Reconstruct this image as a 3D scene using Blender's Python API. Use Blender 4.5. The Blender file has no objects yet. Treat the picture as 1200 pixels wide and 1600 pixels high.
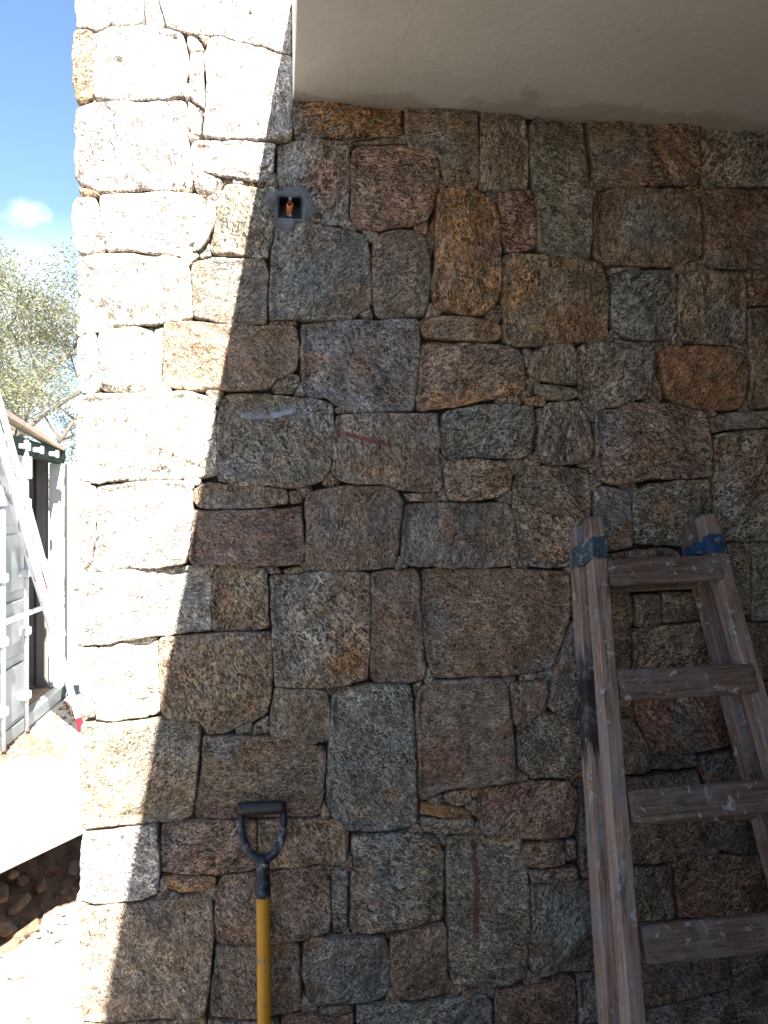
import bpy, bmesh, math, random
import numpy as np
from mathutils import Vector, Matrix, Euler

random.seed(7)
rng = np.random.default_rng(11)
SC = bpy.context.scene
COL = SC.collection
R = math.radians

# ------------------------------------------------------------------ camera
FPX, CX, CY = 1250.0, 600.0, 800.0            # focal length and centre in photo pixels (1200 x 1600)
CAM = Vector((0.0, -2.15, 1.60))
YAW = R(7.4)
cam_data = bpy.data.cameras.new('camera')
cam_data.sensor_fit = 'HORIZONTAL'
cam_data.sensor_width = 36.0
cam_data.lens = 36.0 * FPX / 1200.0
cam_data.clip_start = 0.05
cam_data.clip_end = 3000.0
cam = bpy.data.objects.new('camera', cam_data)
COL.objects.link(cam)
cam.location = CAM
cam.rotation_euler = (R(90), 0, -YAW)
SC.camera = cam

# ------------------------------------------------------------------ sun and sky
TO_SUN = Vector((0.182, -1.0, 1.0)).normalized()
EL = math.asin(TO_SUN.z)
AZ = math.atan2(TO_SUN.x, TO_SUN.y)
sun_data = bpy.data.lights.new('sun', 'SUN')
sun_data.energy = 5.0
sun_data.angle = R(0.42)
sun_data.color = (1.0, 0.965, 0.91)
sun = bpy.data.objects.new('sun', sun_data)
COL.objects.link(sun)
sun.rotation_euler = TO_SUN.to_track_quat('Z', 'Y').to_euler()
sun.location = (3, -8, 9)

world = bpy.data.worlds.new('World')
SC.world = world
world.use_nodes = True
wn, wl = world.node_tree.nodes, world.node_tree.links
wn.clear()
w_out = wn.new('ShaderNodeOutputWorld')
w_bg = wn.new('ShaderNodeBackground')
w_bg.inputs['Strength'].default_value = 0.06
w_sky = wn.new('ShaderNodeTexSky')
w_sky.sky_type = 'NISHITA'
w_sky.sun_disc = False
w_sky.sun_elevation = EL
w_sky.sun_rotation = AZ
w_sky.air_density = 1.0
w_sky.dust_density = 0.3
w_sky.ozone_density = 3.5
# thin fair-weather cloud spread over the sky
w_geo = wn.new('ShaderNodeTexCoord')
w_map = wn.new('ShaderNodeMapping')
w_map.inputs['Scale'].default_value = (1.0, 1.0, 2.2)
w_map.inputs['Location'].default_value = (0.35, 0.1, 0.62)
w_noise = wn.new('ShaderNodeTexNoise')
w_noise.inputs['Scale'].default_value = 3.2
w_noise.inputs['Detail'].default_value = 7.0
w_noise.inputs['Roughness'].default_value = 0.55
w_ramp = wn.new('ShaderNodeValToRGB')
w_ramp.color_ramp.elements[0].position = 0.47
w_ramp.color_ramp.elements[1].position = 0.62
w_mix = wn.new('ShaderNodeMix')
w_mix.data_type = 'RGBA'
w_mix.inputs['B'].default_value = (7.0, 7.2, 7.4, 1)
wl.new(w_geo.outputs['Generated'], w_map.inputs['Vector'])
wl.new(w_map.outputs['Vector'], w_noise.inputs['Vector'])
wl.new(w_noise.outputs['Fac'], w_ramp.inputs['Fac'])
w_sep = wn.new('ShaderNodeSeparateXYZ')
wl.new(w_geo.outputs['Generated'], w_sep.inputs[0])
w_alt = wn.new('ShaderNodeMapRange')                 # the cloud bank thins out towards the zenith
w_alt.inputs['From Min'].default_value = 0.19; w_alt.inputs['From Max'].default_value = 0.33
w_alt.inputs['To Min'].default_value = 1.0; w_alt.inputs['To Max'].default_value = 0.0
wl.new(w_sep.outputs['Z'], w_alt.inputs['Value'])
w_mul = wn.new('ShaderNodeMath'); w_mul.operation = 'MULTIPLY'
wl.new(w_ramp.outputs['Color'], w_mul.inputs[0]); wl.new(w_alt.outputs['Result'], w_mul.inputs[1])
w_dir = wn.new('ShaderNodeVectorMath'); w_dir.operation = 'DISTANCE'
wl.new(w_geo.outputs['Generated'], w_dir.inputs[0]); w_dir.inputs[1].default_value = (-0.272, 0.908, 0.319)
w_n2 = wn.new('ShaderNodeTexNoise'); w_n2.inputs['Scale'].default_value = 34.0; w_n2.inputs['Detail'].default_value = 5.0
wl.new(w_geo.outputs['Generated'], w_n2.inputs['Vector'])
w_ad = wn.new('ShaderNodeMath'); w_ad.operation = 'MULTIPLY_ADD'; wl.new(w_n2.outputs['Fac'], w_ad.inputs[0]); w_ad.inputs[1].default_value = 0.05; wl.new(w_dir.outputs['Value'], w_ad.inputs[2])
w_pf = wn.new('ShaderNodeMapRange'); w_pf.interpolation_type = 'SMOOTHSTEP'; wl.new(w_ad.outputs[0], w_pf.inputs['Value'])
w_pf.inputs['From Min'].default_value = 0.028; w_pf.inputs['From Max'].default_value = 0.052; w_pf.inputs['To Min'].default_value = 0.5; w_pf.inputs['To Max'].default_value = 0.0
w_mx = wn.new('ShaderNodeMath'); w_mx.operation = 'MAXIMUM'; wl.new(w_mul.outputs[0], w_mx.inputs[0]); wl.new(w_pf.outputs['Result'], w_mx.inputs[1])
wl.new(w_mx.outputs[0], w_mix.inputs['Factor'])
wl.new(w_sky.outputs['Color'], w_mix.inputs['A'])
wl.new(w_mix.outputs['Result'], w_bg.inputs['Color'])
wl.new(w_bg.outputs['Background'], w_out.inputs['Surface'])

SC.view_settings.view_transform = 'Standard'
SC.view_settings.look = 'None'
SC.view_settings.exposure = 2.35
SC.view_settings.gamma = 1.0
SC.cycles.use_denoising = True
SC.cycles.max_bounces = 10
SC.cycles.diffuse_bounces = 6

# ------------------------------------------------------------------ helpers
FWD = Vector((math.sin(YAW), math.cos(YAW), 0))
RGT = Vector((math.cos(YAW), -math.sin(YAW), 0))

def ray(px, py):
    return FWD + RGT * ((px - CX) / FPX) + Vector((0, 0, (CY - py) / FPX))

def on_plane(px, py, n, d):                  # n . p = d
    r = ray(px, py)
    return CAM + r * ((d - n.dot(CAM)) / n.dot(r))

def on_y(px, py, y):
    return on_plane(px, py, Vector((0, 1, 0)), y)

def on_z(px, py, z):
    return on_plane(px, py, Vector((0, 0, 1)), z)

def on_x(px, py, x):
    return on_plane(px, py, Vector((1, 0, 0)), x)

def _hash(ix, iy, iz, seed):
    h = (ix.astype(np.int64) * 374761393 + iy.astype(np.int64) * 668265263 + iz.astype(np.int64) * 2147483647 + seed * 1274126177) & 0xFFFFFFFF
    h = ((h ^ (h >> 13)) * 1274126177) & 0xFFFFFFFF
    h = ((h ^ (h >> 16)) * 2246822519) & 0xFFFFFFFF
    return ((h ^ (h >> 15)) & 0xFFFF) / 32767.5 - 1.0

def vnoise(p, seed=0):
    """smooth value noise in -1..1 at the points p (n,3)"""
    p = np.asarray(p, float)
    i = np.floor(p); f = p - i
    u = f * f * f * (f * (f * 6 - 15) + 10)
    r = 0.0
    for dx in (0, 1):
        for dy in (0, 1):
            for dz in (0, 1):
                w = (u[:, 0] if dx else 1 - u[:, 0]) * (u[:, 1] if dy else 1 - u[:, 1]) * (u[:, 2] if dz else 1 - u[:, 2])
                r = r + w * _hash(i[:, 0] + dx, i[:, 1] + dy, i[:, 2] + dz, seed)
    return r

def fbm(p, octs=3, seed=0, gain=0.5):
    r, a, s = 0.0, 1.0, 1.0
    for k in range(octs):
        r = r + a * vnoise(np.asarray(p) * s + 17.3 * k, seed + k)
        a *= gain; s *= 2.03
    return r

def mesh_obj(name, verts, faces, mat=None, parent=None, smooth=False, col=None):
    me = bpy.data.meshes.new(name)
    me.from_pydata([tuple(v) for v in verts], [], [tuple(int(i) for i in f) for f in faces])
    if smooth:
        me.polygons.foreach_set('use_smooth', [True] * len(me.polygons))
    if col is not None:
        at = me.color_attributes.new('tint', 'FLOAT_COLOR', 'POINT')
        c = np.ones((len(verts), 4), np.float32); c[:, :3] = col
        at.data.foreach_set('color', c.ravel())
    me.update()
    o = bpy.data.objects.new(name, me)
    COL.objects.link(o)
    if mat: me.materials.append(mat)
    if parent:
        o.parent = parent
        o.matrix_parent_inverse = parent.matrix_world.inverted()
    return o

def empty(name, loc=(0, 0, 0)):
    o = bpy.data.objects.new(name, None)
    COL.objects.link(o)
    o.location = loc
    o.empty_display_size = 0.1
    bpy.context.view_layer.update()
    return o

def tag(o, label, cat, group=None):
    o['label'] = label; o['category'] = cat
    if group: o['group'] = group
    return o

def structure(o):
    o['kind'] = 'structure'
    return o

class MB:
    """collects boxes, tubes and lofts into one mesh"""
    def __init__(s): s.v, s.f = [], []
    def add(s, v, f):
        b = len(s.v); s.v += [tuple(x) for x in v]; s.f += [tuple(i + b for i in q) for q in f]
    def loft(s, rings, cap=True, closed=False):
        n = len(rings[0]); v = [p for r in rings for p in r]; f = []
        m = len(rings)
        for k in range(m if closed else m - 1):
            a, b = k * n, ((k + 1) % m) * n
            for i in range(n):
                j = (i + 1) % n
                f.append((a + i, a + j, b + j, b + i))
        if cap and not closed:
            f.append(tuple(range(n))[::-1]); f.append(tuple((m - 1) * n + i for i in range(n)))
        s.add(v, f)
    def box(s, lo, hi, c=0.0):
        (x0, y0, z0), (x1, y1, z1) = lo, hi
        c = min(c, 0.45 * min(x1 - x0, y1 - y0, z1 - z0))
        def ring(z, i):
            return [(x0 + i + c, y0 + i, z), (x1 - i - c, y0 + i, z), (x1 - i, y0 + i + c, z), (x1 - i, y1 - i - c, z),
                    (x1 - i - c, y1 - i, z), (x0 + i + c, y1 - i, z), (x0 + i, y1 - i - c, z), (x0 + i, y0 + i + c, z)]
        if c <= 0:
            v = [(x, y, z) for z in (z0, z1) for (x, y) in ((x0, y0), (x1, y0), (x1, y1), (x0, y1))]
            s.add(v, [(3, 2, 1, 0), (4, 5, 6, 7), (0, 1, 5, 4), (1, 2, 6, 5), (2, 3, 7, 6), (3, 0, 4, 7)])
        else:
            s.loft([ring(z0, c * .7), ring(z0 + c, 0), ring(z1 - c, 0), ring(z1, c * .7)])
    def tube(s, pts, rad, n=10, cap=True):
        pts = [Vector(p) for p in pts]
        rads = rad if isinstance(rad, (list, tuple)) else [rad] * len(pts)
        rings = []; up = None
        for i, p in enumerate(pts):
            t = (pts[min(i + 1, len(pts) - 1)] - pts[max(i - 1, 0)]).normalized()
            if up is None:
                up = t.orthogonal().normalized()
            up = (up - t * up.dot(t)).normalized()
            w = t.cross(up)
            rings.append([p + (up * math.cos(2 * math.pi * k / n) + w * math.sin(2 * math.pi * k / n)) * rads[i] for k in range(n)])
        s.loft(rings, cap)
    def build(s, name, mat, parent=None, smooth=False):
        return mesh_obj(name, s.v, s.f, mat, parent, smooth)

# ------------------------------------------------------------------ materials
def new_mat(name):
    m = bpy.data.materials.new(name); m.use_nodes = True
    nt = m.node_tree
    return m, nt, nt.nodes, nt.links, nt.nodes['Principled BSDF']

def noise_node(n, l, vec, scale, detail=3.0, rough=0.55, dist=0.0):
    t = n.new('ShaderNodeTexNoise')
    t.inputs['Scale'].default_value = scale
    t.inputs['Detail'].default_value = detail
    t.inputs['Roughness'].default_value = rough
    t.inputs['Distortion'].default_value = dist
    if vec is not None: l.new(vec, t.inputs['Vector'])
    return t

def ramp_node(n, l, fac, stops):
    r = n.new('ShaderNodeValToRGB')
    e = r.color_ramp.elements
    while len(e) < len(stops): e.new(0.5)
    for k, (p, c) in enumerate(stops):
        e[k].position = p
        e[k].color = (c, c, c, 1) if isinstance(c, (int, float)) else (*c, 1)
    l.new(fac, r.inputs['Fac'])
    return r

def mix_node(n, l, fac, a, b, mode='MIX'):
    m = n.new('ShaderNodeMix'); m.data_type = 'RGBA'; m.blend_type = mode
    for key, val in (('Factor', fac), ('A', a), ('B', b)):
        if isinstance(val, (int, float)): m.inputs[key].default_value = val if key == 'Factor' else (val, val, val, 1)
        elif isinstance(val, tuple): m.inputs[key].default_value = (*val, 1)
        else: l.new(val, m.inputs[key])
    return m.outputs['Result']

def bump_node(n, l, bsdf, height, strength, dist, prev=None):
    b = n.new('ShaderNodeBump')
    b.inputs['Strength'].default_value = strength
    b.inputs['Distance'].default_value = dist
    l.new(height, b.inputs['Height'])
    if prev is not None: l.new(prev, b.inputs['Normal'])
    l.new(b.outputs['Normal'], bsdf.inputs['Normal'])
    return b.outputs['Normal']

def coord(n, kind='Object'):
    return n.new('ShaderNodeTexCoord').outputs[kind]

def granite(name, stripes=()):
    m, nt, n, l, b = new_mat(name)
    tc = coord(n)
    oi = n.new('ShaderNodeObjectInfo')
    off = n.new('ShaderNodeVectorMath'); off.operation = 'MULTIPLY_ADD'
    l.new(oi.outputs['Random'], off.inputs[0]); off.inputs[1].default_value = (31, 17, 23); l.new(tc, off.inputs[2])
    sc = n.new('ShaderNodeMath'); sc.operation = 'MULTIPLY_ADD'      # grain size differs from stone to stone
    rf = n.new('ShaderNodeMath'); rf.operation = 'FRACT'; rm = n.new('ShaderNodeMath'); rm.operation = 'MULTIPLY'
    l.new(oi.outputs['Random'], rm.inputs[0]); rm.inputs[1].default_value = 7.31; l.new(rm.outputs[0], rf.inputs[0])
    l.new(rf.outputs[0], sc.inputs[0]); sc.inputs[1].default_value = 0.75; sc.inputs[2].default_value = 0.62
    vs = n.new('ShaderNodeVectorMath'); vs.operation = 'SCALE'; l.new(off.outputs['Vector'], vs.inputs[0]); l.new(sc.outputs[0], vs.inputs['Scale'])
    vr = n.new('ShaderNodeVectorRotate'); vr.rotation_type = 'Y_AXIS'; l.new(vs.outputs['Vector'], vr.inputs['Vector'])
    an = n.new('ShaderNodeMath'); an.operation = 'MULTIPLY'; l.new(rf.outputs[0], an.inputs[0]); an.inputs[1].default_value = 19.0; l.new(an.outputs[0], vr.inputs['Angle'])
    vm = n.new('ShaderNodeVectorMath'); vm.operation = 'MULTIPLY'; l.new(vr.outputs['Vector'], vm.inputs[0]); vm.inputs[1].default_value = (0.68, 1.0, 1.22)
    v = vm.outputs['Vector']
    at = n.new('ShaderNodeAttribute'); at.attribute_name = 'tint'
    base = at.outputs['Color']
    # mineral grains
    g1 = noise_node(n, l, v, 138, 2.0, 0.60, 1.3)
    g2 = noise_node(n, l, v, 330, 1.0, 0.5, 0.4)
    gm = n.new('ShaderNodeMath'); gm.operation = 'MULTIPLY_ADD'
    l.new(g2.outputs['Fac'], gm.inputs[0]); gm.inputs[1].default_value = 0.35
    l.new(g1.outputs['Fac'], gm.inputs[2])
    grain = ramp_node(n, l, gm.outputs[0], [(0.555, 0.17), (0.635, 0.52), (0.69, 1.0), (0.765, 2.7)])
    # the grain is crisp in places and clouded in others
    cl = noise_node(n, l, v, 26, 3, 0.6)
    clr = ramp_node(n, l, cl.outputs['Fac'], [(0.38, 0.45), (0.58, 1.0)])
    rc = n.new('ShaderNodeMapRange'); l.new(oi.outputs['Random'], rc.inputs['Value']); rc.inputs['To Min'].default_value = 0.78; rc.inputs['To Max'].default_value = 1.0
    cm = mix_node(n, l, 1.0, clr.outputs['Color'], rc.outputs['Result'], 'MULTIPLY')
    gmix = mix_node(n, l, cm, 0.85, grain.outputs['Color'])
    c = mix_node(n, l, 1.0, base, gmix, 'MULTIPLY')
    ms = noise_node(n, l, v, 62, 3, 0.6, 0.8)
    msr = ramp_node(n, l, ms.outputs['Fac'], [(0.34, 0.55), (0.50, 1.0), (0.66, 1.35)])
    c = mix_node(n, l, 1.0, c, msr.outputs['Color'], 'MULTIPLY')
    # broad blotches of weathering
    w1 = noise_node(n, l, v, 17, 4, 0.6)
    wr = ramp_node(n, l, w1.outputs['Fac'], [(0.35, 0.62), (0.55, 1.0), (0.72, 1.28)])
    c = mix_node(n, l, 1.0, c, wr.outputs['Color'], 'MULTIPLY')
    # pale feldspar / lime bloom specks
    s1 = noise_node(n, l, v, 175, 2, 0.7, 1.5)
    sr = ramp_node(n, l, s1.outputs['Fac'], [(0.555, 0.0), (0.63, 0.88)])
    c = mix_node(n, l, sr.outputs['Color'], c, (0.50, 0.455, 0.385))
    # rust freckles
    r1 = noise_node(n, l, v, 38, 5, 0.65, 0.6)
    rr = ramp_node(n, l, r1.outputs['Fac'], [(0.58, 0.0), (0.70, 0.55)])
    c = mix_node(n, l, rr.outputs['Color'], c, (0.17, 0.075, 0.03))
    for (ax, az, bx, bz, wid, colr, amt) in stripes:
        mp = n.new('ShaderNodeMapping'); mp.vector_type = 'TEXTURE'
        mp.inputs['Location'].default_value = ((ax + bx) / 2, 0, (az + bz) / 2)
        mp.inputs['Rotation'].default_value = (0, -math.atan2(bz - az, bx - ax), 0)
        l.new(tc, mp.inputs['Vector'])
        nz = noise_node(n, l, tc, 60, 3, 0.6)
        sp = n.new('ShaderNodeSeparateXYZ'); l.new(mp.outputs['Vector'], sp.inputs[0])
        def absdiv(sock, half):
            a = n.new('ShaderNodeMath'); a.operation = 'ABSOLUTE'; l.new(sock, a.inputs[0])
            d = n.new('ShaderNodeMath'); d.operation = 'DIVIDE'; l.new(a.outputs[0], d.inputs[0]); d.inputs[1].default_value = half
            return d.outputs[0]
        mx = n.new('ShaderNodeMath'); mx.operation = 'MAXIMUM'
        l.new(absdiv(sp.outputs['X'], math.hypot(bx - ax, bz - az) / 2), mx.inputs[0])
        l.new(absdiv(sp.outputs['Z'], wid / 2), mx.inputs[1])
        ad = n.new('ShaderNodeMath'); ad.operation = 'MULTIPLY_ADD'
        l.new(nz.outputs['Fac'], ad.inputs[0]); ad.inputs[1].default_value = 1.6; l.new(mx.outputs[0], ad.inputs[2])
        rp = ramp_node(n, l, ad.outputs[0], [(0.0, amt), (0.55, amt), (1.0, amt)])
        fc = n.new('ShaderNodeMapRange'); l.new(ad.outputs[0], fc.inputs['Value'])
        fc.inputs['From Min'].default_value = 1.55; fc.inputs['From Max'].default_value = 1.95
        fc.inputs['To Min'].default_value = amt; fc.inputs['To Max'].default_value = 0.0
        c = mix_node(n, l, fc.outputs['Result'], c, colr)
    l.new(c, b.inputs['Base Color'])
    b.inputs['Roughness'].default_value = 0.86
    b.inputs['Specular IOR Level'].default_value = 0.25
    nr = bump_node(n, l, b, w1.outputs['Fac'], 0.5, 0.02)
    rough = noise_node(n, l, v, 70, 4, 0.65, 0.3)
    nr = bump_node(n, l, b, rough.outputs['Fac'], 0.6, 0.008, nr)
    bump_node(n, l, b, gm.outputs[0], 0.7, 0.004, nr)
    return m

def simple(name, colr, rough=0.6, metal=0.0, var=0.25, scale=12, bump=0.0, bscale=80, dirt=None, dscale=6, dlo=0.5, dhi=0.65, spec=None):
    m, nt, n, l, b = new_mat(name)
    tc = coord(n)
    t = noise_node(n, l, tc, scale, 5, 0.6)
    lo, hi = 1 - var, 1 + var
    r = ramp_node(n, l, t.outputs['Fac'], [(0.3, tuple(min(1, x * lo) for x in colr)), (0.7, tuple(min(1, x * hi) for x in colr))])
    c = r.outputs['Color']
    if dirt:
        t2 = noise_node(n, l, tc, dscale, 6, 0.65)
        r2 = ramp_node(n, l, t2.outputs['Fac'], [(dlo, 0.0), (dhi, 1.0)])
        c = mix_node(n, l, r2.outputs['Color'], c, dirt)
    l.new(c, b.inputs['Base Color'])
    b.inputs['Roughness'].default_value = rough
    b.inputs['Metallic'].default_value = metal
    if spec is not None: b.inputs['Specular IOR Level'].default_value = spec
    if bump:
        t3 = noise_node(n, l, tc, bscale, 5, 0.6)
        bump_node(n, l, b, t3.outputs['Fac'], bump, 0.01)
    return m

def old_wood(name, tone=1.0, char=None):
    """weathered, paint-splashed timber; grain along local z.  char = (z0, z1) of a tarry smear"""
    m, nt, n, l, b = new_mat(name)
    tc = coord(n)
    oi = n.new('ShaderNodeObjectInfo')
    off = n.new('ShaderNodeVectorMath'); off.operation = 'MULTIPLY_ADD'
    l.new(oi.outputs['Random'], off.inputs[0]); off.inputs[1].default_value = (9, 7, 13); l.new(tc, off.inputs[2])
    mp = n.new('ShaderNodeMapping'); mp.inputs['Scale'].default_value = (1, 1, 0.045); l.new(off.outputs['Vector'], mp.inputs['Vector'])
    g = noise_node(n, l, mp.outputs['Vector'], 160, 5, 0.65, 0.4)
    c = ramp_node(n, l, g.outputs['Fac'], [(0.30, tuple(tone * x for x in (0.055, 0.038, 0.030))), (0.48, tuple(tone * x for x in (0.15, 0.098, 0.072))), (0.66, tuple(tone * x for x in (0.26, 0.185, 0.145)))]).outputs['Color']
    # grey bleaching
    g2 = noise_node(n, l, off.outputs['Vector'], 7, 5, 0.6)
    c = mix_node(n, l, ramp_node(n, l, g2.outputs['Fac'], [(0.45, 0.0), (0.68, 0.6)]).outputs['Color'], c, (0.19 * tone, 0.17 * tone, 0.16 * tone))
    # long stains
    mp2 = n.new('ShaderNodeMapping'); mp2.inputs['Scale'].default_value = (1, 1, 0.22); l.new(off.outputs['Vector'], mp2.inputs['Vector'])
    g3 = noise_node(n, l, mp2.outputs['Vector'], 26, 5, 0.6)
    c = mix_node(n, l, ramp_node(n, l, g3.outputs['Fac'], [(0.58, 0.0), (0.70, 0.8)]).outputs['Color'], c, (0.035, 0.033, 0.036))
    if char:
        sp = n.new('ShaderNodeSeparateXYZ'); l.new(tc, sp.inputs[0])
        mr = n.new('ShaderNodeMapRange'); l.new(sp.outputs['Z'], mr.inputs['Value'])
        mid, half = (char[0] + char[1]) / 2, (char[1] - char[0]) / 2
        ds = n.new('ShaderNodeMath'); ds.operation = 'SUBTRACT'; l.new(sp.outputs['Z'], ds.inputs[0]); ds.inputs[1].default_value = mid
        ab = n.new('ShaderNodeMath'); ab.operation = 'ABSOLUTE'; l.new(ds.outputs[0], ab.inputs[0])
        dv = n.new('ShaderNodeMath'); dv.operation = 'DIVIDE'; l.new(ab.outputs[0], dv.inputs[0]); dv.inputs[1].default_value = half
        mp4 = n.new('ShaderNodeMapping'); mp4.inputs['Scale'].default_value = (1, 1, 0.12); l.new(tc, mp4.inputs['Vector'])
        gz = noise_node(n, l, mp4.outputs['Vector'], 70, 4, 0.6)
        ad = n.new('ShaderNodeMath'); ad.operation = 'MULTIPLY_ADD'; l.new(gz.outputs['Fac'], ad.inputs[0]); ad.inputs[1].default_value = 1.3; l.new(dv.outputs[0], ad.inputs[2])
        mr.inputs['From Min'].default_value = 1.3; mr.inputs['From Max'].default_value = 1.55
        mr.inputs['To Min'].default_value = 0.95; mr.inputs['To Max'].default_value = 0.0
        l.new(ad.outputs[0], mr.inputs['Value'])
        c = mix_node(n, l, mr.outputs['Result'], c, (0.010, 0.011, 0.016))
    # paint and plaster splashes
    g4 = noise_node(n, l, off.outputs['Vector'], 30, 6, 0.74, 0.6)
    sp4 = ramp_node(n, l, g4.outputs['Fac'], [(0.592, 0.0), (0.622, 0.9)])
    c = mix_node(n, l, sp4.outputs['Color'], c, (0.50, 0.51, 0.52))
    g5 = noise_node(n, l, off.outputs['Vector'], 9, 5, 0.7)
    c = mix_node(n, l, ramp_node(n, l, g5.outputs['Fac'], [(0.50, 0.0), (0.64, 0.6)]).outputs['Color'], c, (0.27, 0.275, 0.29))
    l.new(c, b.inputs['Base Color'])
    b.inputs['Roughness'].default_value = 0.72
    nr = bump_node(n, l, b, g.outputs['Fac'], 0.6, 0.003)
    bump_node(n, l, b, sp4.outputs['Color'], 0.5, 0.002, nr)
    return m

def plaster_soffit():
    m, nt, n, l, b = new_mat('soffit_plaster')
    tc = coord(n)
    t = noise_node(n, l, tc, 2.2, 6, 0.6)
    c = ramp_node(n, l, t.outputs['Fac'], [(0.3, (0.47, 0.45, 0.40)), (0.7, (0.56, 0.54, 0.485))]).outputs['Color']
    # damp, earthy tide mark where the render meets the stonework (a stain, y close to the wall)
    sp = n.new('ShaderNodeSeparateXYZ'); l.new(tc, sp.inputs[0])
    t2 = noise_node(n, l, tc, 5, 6, 0.65)
    ad = n.new('ShaderNodeMath'); ad.operation = 'MULTIPLY_ADD'; l.new(t2.outputs['Fac'], ad.inputs[0]); ad.inputs[1].default_value = 0.34; l.new(sp.outputs['Y'], ad.inputs[2])
    mr = n.new('ShaderNodeMapRange'); l.new(ad.outputs[0], mr.inputs['Value'])
    mr.inputs['From Min'].default_value = 0.085; mr.inputs['From Max'].default_value = 0.12
    mr.inputs['To Min'].default_value = 0.0; mr.inputs['To Max'].default_value = 0.45
    c = mix_node(n, l, mr.outputs['Result'], c, (0.25, 0.20, 0.14))
    t3 = noise_node(n, l, tc, 14, 8, 0.75)
    c = mix_node(n, l, ramp_node(n, l, t3.outputs['Fac'], [(0.62, 0.0), (0.74, 0.7)]).outputs['Color'], c, (0.28, 0.23, 0.17))
    # a hairline crack running out from the wall
    t4 = noise_node(n, l, tc, 6, 4, 0.6)
    cr = n.new('ShaderNodeMath'); cr.operation = 'MULTIPLY_ADD'; l.new(t4.outputs['Fac'], cr.inputs[0]); cr.inputs[1].default_value = 0.06; l.new(sp.outputs['X'], cr.inputs[2])
    ds = n.new('ShaderNodeMath'); ds.operation = 'SUBTRACT'; l.new(cr.outputs[0], ds.inputs[0]); ds.inputs[1].default_value = 0.315
    ab = n.new('ShaderNodeMath'); ab.operation = 'ABSOLUTE'; l.new(ds.outputs[0], ab.inputs[0])
    mk = n.new('ShaderNodeMapRange'); l.new(ab.outputs[0], mk.inputs['Value'])
    mk.inputs['From Min'].default_value = 0.0006; mk.inputs['From Max'].default_value = 0.002
    mk.inputs['To Min'].default_value = 0.2; mk.inputs['To Max'].default_value = 0.0
    c = mix_node(n, l, mk.outputs['Result'], c, (0.18, 0.15, 0.11))
    l.new(c, b.inputs['Base Color'])
    b.inputs['Roughness'].default_value = 0.9
    t5 = noise_node(n, l, tc, 30, 5, 0.6)
    nr = bump_node(n, l, b, t5.outputs['Fac'], 0.12, 0.01)
    bump_node(n, l, b, t2.outputs['Fac'], 0.15, 0.03, nr)
    return m

M_STONE = granite('granite')
M_MORTAR = simple('mortar', (0.075, 0.060, 0.047), 0.95, var=0.4, scale=30, bump=0.6, bscale=120, dirt=(0.13, 0.125, 0.115), dscale=3.5, dlo=0.56, dhi=0.66)
M_CEMENT = simple('fresh_cement', (0.20, 0.215, 0.232), 0.9, var=0.3, scale=40, bump=0.8, bscale=110, dirt=(0.14, 0.13, 0.115), dscale=30, dlo=0.5, dhi=0.62)
M_SOFFIT = plaster_soffit()
M_WHITE = simple('white_render', (0.80, 0.80, 0.78), 0.85, var=0.04, scale=8, bump=0.15)
M_BLOCK = simple('bare_block', (0.06, 0.052, 0.045), 0.95, var=0.25, scale=5, bump=0.4)
M_FLOOR = simple('floor_concrete', (0.09, 0.082, 0.074), 0.9, var=0.25, scale=4, bump=0.4, dirt=(0.08, 0.065, 0.05))
M_SAND = simple('pale_sand', (0.275, 0.25, 0.22), 0.95, var=0.2, scale=7, bump=0.7, bscale=50, dirt=(0.22, 0.165, 0.12), dscale=11, dlo=0.55, dhi=0.7)
M_SCREED = simple('pale_screed', (0.36, 0.33, 0.29), 0.9, var=0.1, scale=3, bump=0.3, dirt=(0.28, 0.23, 0.185), dscale=3, dlo=0.58, dhi=0.72)
M_EARTH = simple('brown_earth', (0.25, 0.15, 0.085), 0.95, var=0.5, scale=12, bump=0.9, bscale=60, dirt=(0.28, 0.2, 0.13), dscale=22)
M_ROCK = simple('broken_rock', (0.38, 0.27, 0.18), 0.9, var=0.35, scale=20, bump=0.6, bscale=90)

# ------------------------------------------------------------------ the stone wall
PAL = {
    'g': (0.2472, 0.2108, 0.162),
    'b': (0.2112, 0.2068, 0.1851),
    'o': (0.345, 0.176, 0.074),
    'r': (0.215, 0.12, 0.08),
    't': (0.2575, 0.1872, 0.1219),
    'd': (0.1802, 0.1576, 0.1246),  # darker tone carrying the weak light on the wall's right side
    'p': (0.228, 0.166, 0.125),
    'w': (0.5, 0.445, 0.38),  # brightened past the granite's own tone so sunlit stones burn out
    'v': (0.3502, 0.2807, 0.2003),  # tan brightened for partly sunlit stones, sun put into the colour
    'q': (0.3399, 0.2216, 0.1513),  # red-brown lightened so its sunlit part whitens
    'u': (0.282, 0.196, 0.128),
}
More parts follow.
